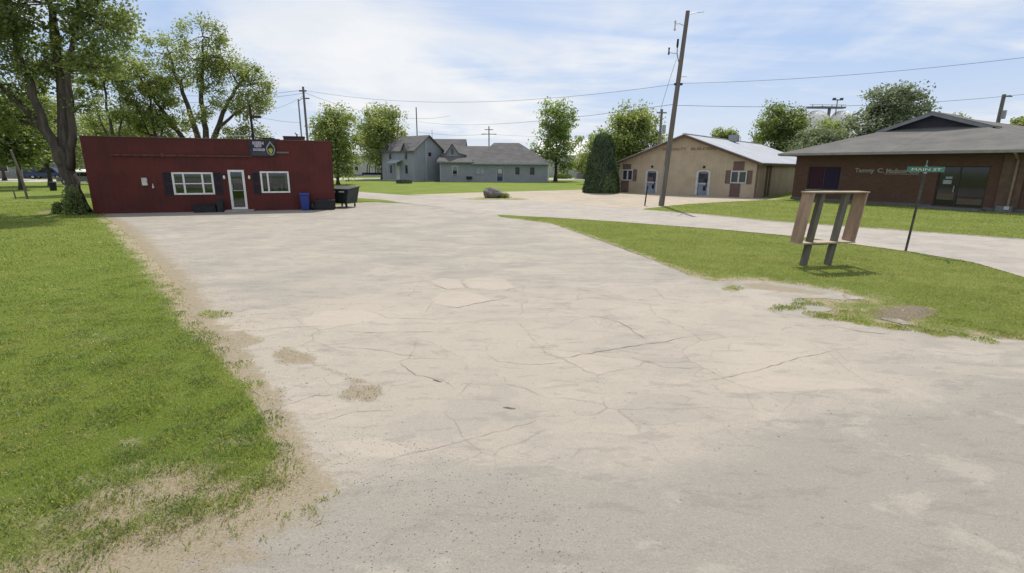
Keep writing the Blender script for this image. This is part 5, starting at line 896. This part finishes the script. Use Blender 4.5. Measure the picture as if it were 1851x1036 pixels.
# distant woodland that closes the horizon
rng = np.random.default_rng(5); N = 26000; ang = rng.uniform(-1.1, 1.1, N); dist = rng.uniform(210, 330, N); x_, y_ = dist * np.sin(ang), dist * np.cos(ang)
hh = np.array([4.0 + 3.0 * (noise.noise((a * 14, 0, 3)) + .6 * noise.noise((a * 45, 2, 3))) for a in ang]); z_ = rng.random(N) ** .8 * np.clip(hh, 1.2, 10)
P = np.c_[x_, y_, z_]; nr = rng.normal(0, 1, (N, 3)); nr /= np.linalg.norm(nr, axis=1)[:, None]; u = np.cross(nr, rng.normal(0, 1, (N, 3))); u /= np.linalg.norm(u, axis=1)[:, None]; v = np.cross(nr, u); S = rng.uniform(.5, 1.2, N)[:, None]
V = np.stack([P - u * S, P - v * S * .6, P + u * S, P + v * S * .6], 1).reshape(-1, 3); tag(fast_mesh('distant_woods', V, np.arange(N * 4).reshape(-1, 4), leafD, tint=np.repeat(rng.random(N), 4)), kind='stuff')

# ------------------------------------------------------------------ utility poles and wires
UP = empty('utility_pole', (9.85, 33.36, 0), 0, 'tall leaning wooden utility pole with insulators at the street edge', 'utility pole')
top = Vector((0.72, 0, 11.72)); at = lambda z: top * (z / 11.72)
MB().tube([(0, 0, -.1), at(3), at(6), at(9), at(11.72)], [.185, .17, .15, .135, .12], 14).build('pole', pole_w, UP, smooth=False)
MB().tube([at(11.55) + Vector((.1, 0, 0)), at(11.6) + Vector((.55, 0, .04)), at(11.6) + Vector((1.0, 0, .08))], .022, 6).build('top_bracket', steel, UP)
p = at(10.9); MB().tube([p + Vector((-.1, 0, 0)), p + Vector((-.4, 0, .12)), p + Vector((-.62, 0, .1))], .025, 6).build('insulator_arm', offwhite, UP)
MB().tube([p + Vector((-.66, 0, z)) for z in (-.28, -.2, -.1, 0, .1, .2, .28)], [.05, .07, .03, .05, .03, .07, .05], 8).build('insulator', offwhite, UP)
p = at(9.3); MB().tube([p + Vector((-.14, 0, -.55)), p + Vector((-.30, 0, .0)), p + Vector((-.32, 0, .35))], .03, 6).tube([p + Vector((-.30, 0, .02)), p + Vector((-.78, 0, .08))], .022, 6).build('cutout_bracket', steel, UP)
MB().tube([p + Vector((-.32, 0, .36)), p + Vector((-.32, 0, .5)), p + Vector((-.31, 0, .85))], [.05, .07, .06], 8).build('cutout_fuse', black, UP); MB().tube([p + Vector((-.82, 0, -.04 + z)) for z in (0, .1, .25, .4)], [.06, .05, .04, .06], 8).build('insulator', darkgrey, UP)
p = at(8.0); MB().tube([p, p + Vector((.5, 0, 0))], .018, 6).build('step_peg', steel, UP); p = at(7.55); part('cable_clamp', black, UP, (p.x - .22, p.x + .28, -.08, .08, p.z - .06, p.z + .06))
MB().tube([at(.3) + Vector((-.16, -.12, 0)), at(2.6) + Vector((-.15, -.1, 0))], .035, 8).build('conduit', steel, UP)
def simple_pole(label, loc, h, r, m, arms=(), group=None, extra=None):
    u = empty('utility_pole', loc, 0, label, 'utility pole', group); MB().tube([(0, 0, -.1), (0, 0, h * .5), (0, 0, h)], [r * 1.25, r * 1.1, r], 10).build('pole', m, u)
    for (x0, x1, z) in arms: part('crossarm', m, u, (x0, x1, -r - .09, -r - .002, z - .07, z + .07))
    if extra: extra(u)
    return u
dk = M('dark_pole', (.045, .035, .03), None, 2, .9)
simple_pole('tall thin utility pole behind the right end of the shop roof', (-20.62, 52, 0), 9.9, .10, farpole, [(-.35, .35, 9.5)])
def lamp_arm(u): MB().tube([(0, 0, 8.6), (.4, 0, 8.9), (.75, 0, 8.9)], .035, 6).build('lamp_arm', steel, u); part('lamp_head', brownmetal, u, (.7, 1.1, -.1, .1, 8.84, 8.93))
simple_pole('thin grey street light pole beside the tall pole behind the shop', (-21.4, 52.5, 0), 8.8, .07, steel, extra=lamp_arm)
def box_arm(u): part('lamp_head', brownmetal, u, (.15, .75, -.15, .15, 6.0, 6.2)); 
simple_pole('short dark pole rising behind the shop sign', (-20.55, 41, 0), 7.0, .09, dk, extra=box_arm)
simple_pole('thin pole behind the left gable of the farmhouse', (-18.1, 98, 0), 13.0, .10, farpole)
simple_pole('distant utility pole with crossarm behind the farmhouse wing roof', (-5.1, 110, 0), 10.6, .12, farpole, [(-1.6, 1.6, 9.0), (-.9, .9, 9.9)])
def tx(u): MB().tube([(.3, -.3, 6.1), (.3, -.3, 7.0)], .2, 10).build('transformer', steel, u)
simple_pole('grey pole in front of the wide tree, left of the leaning utility pole', (16.4, 58, 0), 8.7, .13, farpole, [(-.6, .5, 8.3)], extra=tx)
def tx2(u): MB().tube([(.15, -.4, 9.2), (.15, -.4, 10.3)], .28, 10).build('transformer', steel, u); MB().tube([(0, 0, 12.2), (.9, 0, 12.3)], .04, 6).build('bracket', steel, u)
simple_pole('stout pole with transformer behind the brick building roof', (66.7, 72, 0), 12.4, .22, farpole, [(-.5, .9, 12.1)], extra=tx2)
def span(label, a, b, sag, r=.011, group='overhead wires'):
    a, b = Vector(a), Vector(b); P = [a.lerp(b, t / 24) - Vector((0, 0, sag * 4 * (t / 24) * (1 - t / 24))) for t in range(25)]
    tag(MB().tube(P, r, 5).build('overhead_wire', cable), label, 'wire', group)
def upw(z, dx=0): q = at(z); return (9.85 + q.x + dx, 33.36, q.z)
T1 = (-20.62, 52, 9.6)
span('long upper wire from the leaning pole to the tall pole behind the shop', upw(7.55, -.2), T1, 1.1)
span('lower thin wire running left from the leaning pole past the yellow green tree', upw(6.35, -.15), (-18.1, 98, 10.5), .9, .014)
span('upper wire from the leaning pole to the upper right edge', upw(7.6, .2), (30.5, 27.0, 8.6), .35)
span('lower wire from the leaning pole towards the right edge, behind the silvery tree', upw(6.3, .15), (58, 45, 11.0), 1.1, .014)
span('upper one of the wires from the tall pole towards the forked tree', T1, (-40, 50, 9.5), .7, .014)
span('middle wire from the tall pole dipping towards the forked tree', (-20.62, 52, 9.3), (-40, 49, 8.3), .6, .014)
span('low wire from the tall pole to the short dark pole', (-20.62, 52, 9.1), (-20.4, 41, 6.4), .3, .014)
span('wire from the tall pole down behind the round tree', (-20.62, 52, 9.4), (-9, 75, 9.4), 1.2, .014)
span('horizontal wire behind the farmhouse roofs', (-18.1, 98, 8.6), (-5.1, 110, 9.0), .4, .02); span('horizontal wire from the distant crossarm pole to the right', (-5.1, 110, 9.0), (22, 112, 9.0), .4, .02)
span('thin drop wire hanging from the fuse of the leaning pole', upw(9.0, -.3), upw(5.2, -1.0), -.15, .012)
span('short wire from the short dark pole lamp to the right', (-20.0, 41, 6.1), (-21.4, 52.5, 6.6), .1, .012)
MS = empty('marker_post', (8.72, 33.2, 0), R(0), 'short dark marker post left of the leaning utility pole', 'post'); MB().tube([(0, 0, 0), (.08, 0, 1.1)], .045, 8).build('post', dk, MS); MB().tube([(.08, 0, 1.09), (.1, 0, 1.3)], [.06, .055], 8).build('cap', darkgrey, MS)
# ------------------------------------------------------------------ empty wooden sign frame
SF = empty('sign_frame', (7.95, 12.95, 0), math.atan2(.22, .97), 'empty weathered wooden sign frame on two posts in the grass', 'sign frame')
lean = .135; Lx = lambda x, z: x + lean * z
def lbox(b, x0, x1, y0, y1, z0, z1): return b.hexa([(Lx(x0, z0), y0, z0), (Lx(x1, z0), y0, z0), (Lx(x1, z0), y1, z0), (Lx(x0, z0), y1, z0), (Lx(x0, z1), y0, z1), (Lx(x1, z1), y0, z1), (Lx(x1, z1), y1, z1), (Lx(x0, z1), y1, z1)])
for x in (-.30, .46):
    lbox(MB(), x - .065, x + .065, -.065, .065, -.05, 1.885).build('post', post_w, SF)
    lbox(MB(), x - .02, x + .02, -.085, -.067, .56, .64).build('bracket', steel, SF)
for x in (-.70, .92): lbox(MB(), x - .022, x + .022, -.19, .19, .635, 1.885).build('side_board', wood, SF)
lbox(MB(), -.74, .96, -.195, .195, .598, .632).build('bottom_board', woodtop, SF); lbox(MB(), -.76, .98, -.195, .195, 1.888, 1.92).build('top_board', woodtop, SF)
part('cleat', post_w, SF, (-.1, .32, -.05, .05, .55, .592))
# street name sign
SS = empty('street_sign', (12.27, 15.38, 0), 0, 'green street name sign on a thin steel post in the right lawn', 'street sign')
tp = Vector((.13, 0, 2.36)); MB().tube([(0, 0, -.05), tp * .5, tp], [.034, .034, .034], 10).build('post', tubegrey, SS)
part('bracket', steel, SS, (tp.x - .04, tp.x + .04, -.02, .02, 2.362, 2.40), (tp.x - .03, tp.x + .03, -.015, .015, 2.562, 2.60))
b1 = part('lower_blade', signgreen, SS, (-.46, .46, -.008, .008, 0, .16), bevel=.002); b1.location = (tp.x, 0, 2.402); b1.rotation_euler = (0, 0, R(-22))
text_mesh('MAIN ST', .11, white, 'lettering', b1, (-.36, -.011, .04), .72, .001)
b2 = part('upper_blade', signgreen, SS, (-.40, .40, -.008, .008, 0, .15), bevel=.002); b2.location = (tp.x, 0, 2.602); b2.rotation_euler = (0, 0, R(68 - 16)); text_mesh('4TH ST', .10, white, 'lettering', b2, (-.3, -.011, .04), .6, .001)
# boulder
BO = empty('boulder', (-1.55, 40.2, 0.014), 0, 'grey boulder in the grass patch with a small bush beside it', 'boulder')
bm = bmesh.new(); bmesh.ops.create_icosphere(bm, subdivisions=4, radius=1)
for v_ in bm.verts:
    c = v_.co; n_ = noise.fractal(c * 1.3, 1.0, 2.0, 4); x = c.x * .88; z = c.z * .46 * (1.0 if c.x < .1 else 1 - .5 * (c.x - .1)); c2_ = Vector((x, c.y * .55, max(z + .33, -.02)))
    if c.x < -.55: c2_.x = -.60 + (c.x + .55) * .3
    v_.co = c2_ * (1 + .16 * n_)
me = bpy.data.meshes.new('stone'); bm.to_mesh(me); bm.free(); me.materials.append(stone); o = bpy.data.objects.new('stone', me); col.objects.link(o); o.parent = BO
shrub('shrub', 'small round bush growing against the right side of the boulder', (-.62, 40.0, .016), .45, .35, .42, 900, leafB, .07, 9)
# sticks on the concrete
for (c, L, rz, lab) in (((-0.88, 5.49), .13, R(-25), 'dark broken stick on the concrete near the tan patch'), ((-0.02, 4.82), .14, R(-12), 'thin dry stick lying on the concrete in the lot centre')):
    s = MB().tube([(-L / 2, 0, .012), (-L * .15, .008, .016), (L * .2, -.004, .015), (L / 2, .006, .012)], [.003, .008, .006, .003], 7).build('stick', deadwood); s.location = (c[0], c[1], -.001); s.rotation_euler = (0, 0, rz); tag(s, lab, 'stick')
# left lawn objects
LP = empty('lawn_post', (-34.1, 35.42, 0), 0, 'thin grey leaning post standing in the left lawn', 'post'); MB().tube([(0, 0, -.05), (-.12, 0, 1.6), (-.42, 0, 3.3)], [.075, .07, .06], 9).build('post', pole_w, LP); MB().tube([(-.42, 0, 3.3), (-.425, 0, 3.34)], [.075, .06], 9).build('cap', steel, LP)
SK = empty('stake', (-34.9, 35.4, 0), 0, 'short wooden stake in the left lawn beside the thin post', 'stake'); MB().tube([(0, 0, -.05), (-.06, 0, .62)], [.05, .04], 7).build('stake_post', pole_w, SK); MB().tube([(-.06, 0, .62), (-.065, 0, .72)], [.04, .01], 7).build('point', pole_w, SK)
GC = empty('garbage_can', (-42.2, 46.5, 0), 0, 'black garbage can standing alone on the left lawn', 'garbage can'); MB().tube([(0, 0, 0), (0, 0, .7)], [.24, .29], 16).build('body', black, GC); MB().tube([(0, 0, .702), (0, 0, .76), (0, 0, .82), (0, 0, .83)], [.31, .30, .16, .05], 16).build('lid', black, GC); MB().tube([(-.08, 0, .83), (-.06, 0, .9), (.06, 0, .9), (.08, 0, .83)], .015, 6).build('handle', black, GC)
# ring planter and trailer near the farmhouse
RP = empty('round_planter', (-15.3, 71.6, 0), 0, 'low round dark stone planter in front of the farmhouse', 'planter'); b = MB(); n = 24
for i in range(n):
    a0, a1 = 2 * math.pi * i / n, 2 * math.pi * (i + 1) / n
    b.hexa([(1.1 * math.cos(a0), 1.1 * math.sin(a0), 0), (1.1 * math.cos(a1), 1.1 * math.sin(a1), 0), (.85 * math.cos(a1), .85 * math.sin(a1), 0), (.85 * math.cos(a0), .85 * math.sin(a0), 0)] + [(r_ * math.cos(a), r_ * math.sin(a), .5) for r_, a in ((1.1, a0), (1.1, a1), (.85, a1), (.85, a0))])
b.build('wall', M('mossy_stone', (.10, .105, .085), (.06, .065, .05), 4, .95, fine=.3), RP); MB().tube([(0, 0, 0.02), (0, 0, .4)], .84, 24).build('soil', M('planter_soil', (.10, .085, .06), None, 6, .95), RP)
TR = empty('flatbed_trailer', (-27.2, 92, 0), R(4), 'long dark flatbed trailer with hooped frame beyond the farmhouse lawn', 'trailer')
part('bed', navydark, TR, (0, 8.0, 0, 2.2, .75, 1.15)); part('tongue', navydark, TR, (-1.8, -.002, 1.0, 1.2, .6, .75)); b = MB()
for y in (.15, 2.05): b.tube([(.9, y, 1.15), (1.0, y, 2.4), (1.5, y, 3.1), (2.3, y, 3.15), (2.6, y, 2.8), (2.4, y, 1.15)], .09, 7)
b.build('hoop_frame', brownmetal, TR)
for x in (3.9, 4.8): 
    for y in (-.12, 2.32): wh = MB().tube([(x, y - .1, .38), (x, y + .1, .38)], .38, 16).build('wheel', rubber, TR); MB().tube([(x, y - .115, .38), (x, y + .115, .38)], .18, 12).build('rim', chrome, wh)
part('stake_post', navydark, TR, *[(x, x + .1, -.05, .05, 1.152, 2.0) for x in (3.2, 4.6, 6.0, 7.4)])
def car(label, loc, rz, paint, L=4.6, H=1.45):
    c = empty('parked_car', loc, rz, label, 'car', 'cars parked on the far left road'); h = H; prof = [(0, .35), (.05, .75), (.25, .85), (1.15, .95), (1.75, h), (3.3, h), (4.1, .98), (L - .05, .9), (L, .4)]
    b = MB(); n = len(prof); lw = [.86 if z < 1.0 else .68 for _, z in prof]
    for s in (-1, 1): b.v += [(x, s * lw[i], z) for i, (x, z) in enumerate(prof)]
    b.f += [tuple(range(n)), tuple(range(2 * n - 1, n - 1, -1))] + [(i, n + i, n + (i + 1) % n, (i + 1) % n) for i in range(n)]; b.build('body', paint, c)
    for s in (-1, 1): 
        y = s * .80; MB().slab([(1.35, s * .875, 1.0), (2.45, s * .875, 1.0), (2.45, s * .70, h - .1), (1.85, s * .70, h - .1)], .02, (0, s, 0)).build('side_window', darkglass, c); MB().slab([(2.55, s * .875, 1.0), (3.85, s * .875, 1.0), (3.25, s * .70, h - .1), (2.55, s * .70, h - .1)], .02, (0, s, 0)).build('side_window', darkglass, c)
        for x in (.85, L - .9): wh = MB().tube([(x, y - .1, .32), (x, y + .1, .32)], .33, 16).build('wheel', rubber, c); MB().tube([(x, y - .11, .32), (x, y + .11, .32)], .2, 12).build('rim', chrome, wh)
        part('headlight', offwhite, c, (-.03, .03, s * .62 - .14, s * .62 + .14, .62, .74)); part('tail_light', M('red_lens', (.3, .01, .01), None, 1, .3), c, (L - .03, L + .03, s * .66 - .14, s * .66 + .14, .68, .82))
    MB().slab([(1.22, -.72, 1.0), (1.22, .72, 1.0), (1.72, .60, h - .06), (1.72, -.60, h - .06)], .03, (-1, 0, .6)).build('windscreen', darkglass, c); MB().slab([(4.02, -.72, 1.02), (4.02, .72, 1.02), (3.36, .60, h - .04), (3.36, -.60, h - .04)], .03, (1, 0, .6)).build('rear_window', darkglass, c); return c
car('grey parked car partly hidden by the big left tree trunk', (-53.8, 60.5, 0), R(12), cargrey); car('white parked car on the far road left of the big tree', (-62.5, 72.5, .01), R(16), carwhite); car('blue parked car by the far grey house', (-76, 80, .01), R(18), carblue, 4.9, 1.75)
PT = empty('propane_tank', (-56.2, 66.0, 0), R(60), 'white rounded tank beyond the lawn, left of the big trunk', 'tank'); MB().tube([(-1.5, 0, 1.1), (-1.42, 0, 1.1), (-1.2, 0, 1.1), (1.2, 0, 1.1), (1.42, 0, 1.1), (1.5, 0, 1.1)], [.15, .45, .6, .6, .45, .15], 16).build('shell', tankwhite, PT, smooth=True); part('saddle', conc, PT, (-1.0, -.8, -.4, .4, 0, .62), (.8, 1.0, -.4, .4, 0, .62)); MB().tube([(0, 0, 1.69), (0, 0, 1.9)], .2, 10).build('valve_dome', tankwhite, PT)
bpy.context.view_layer.update()
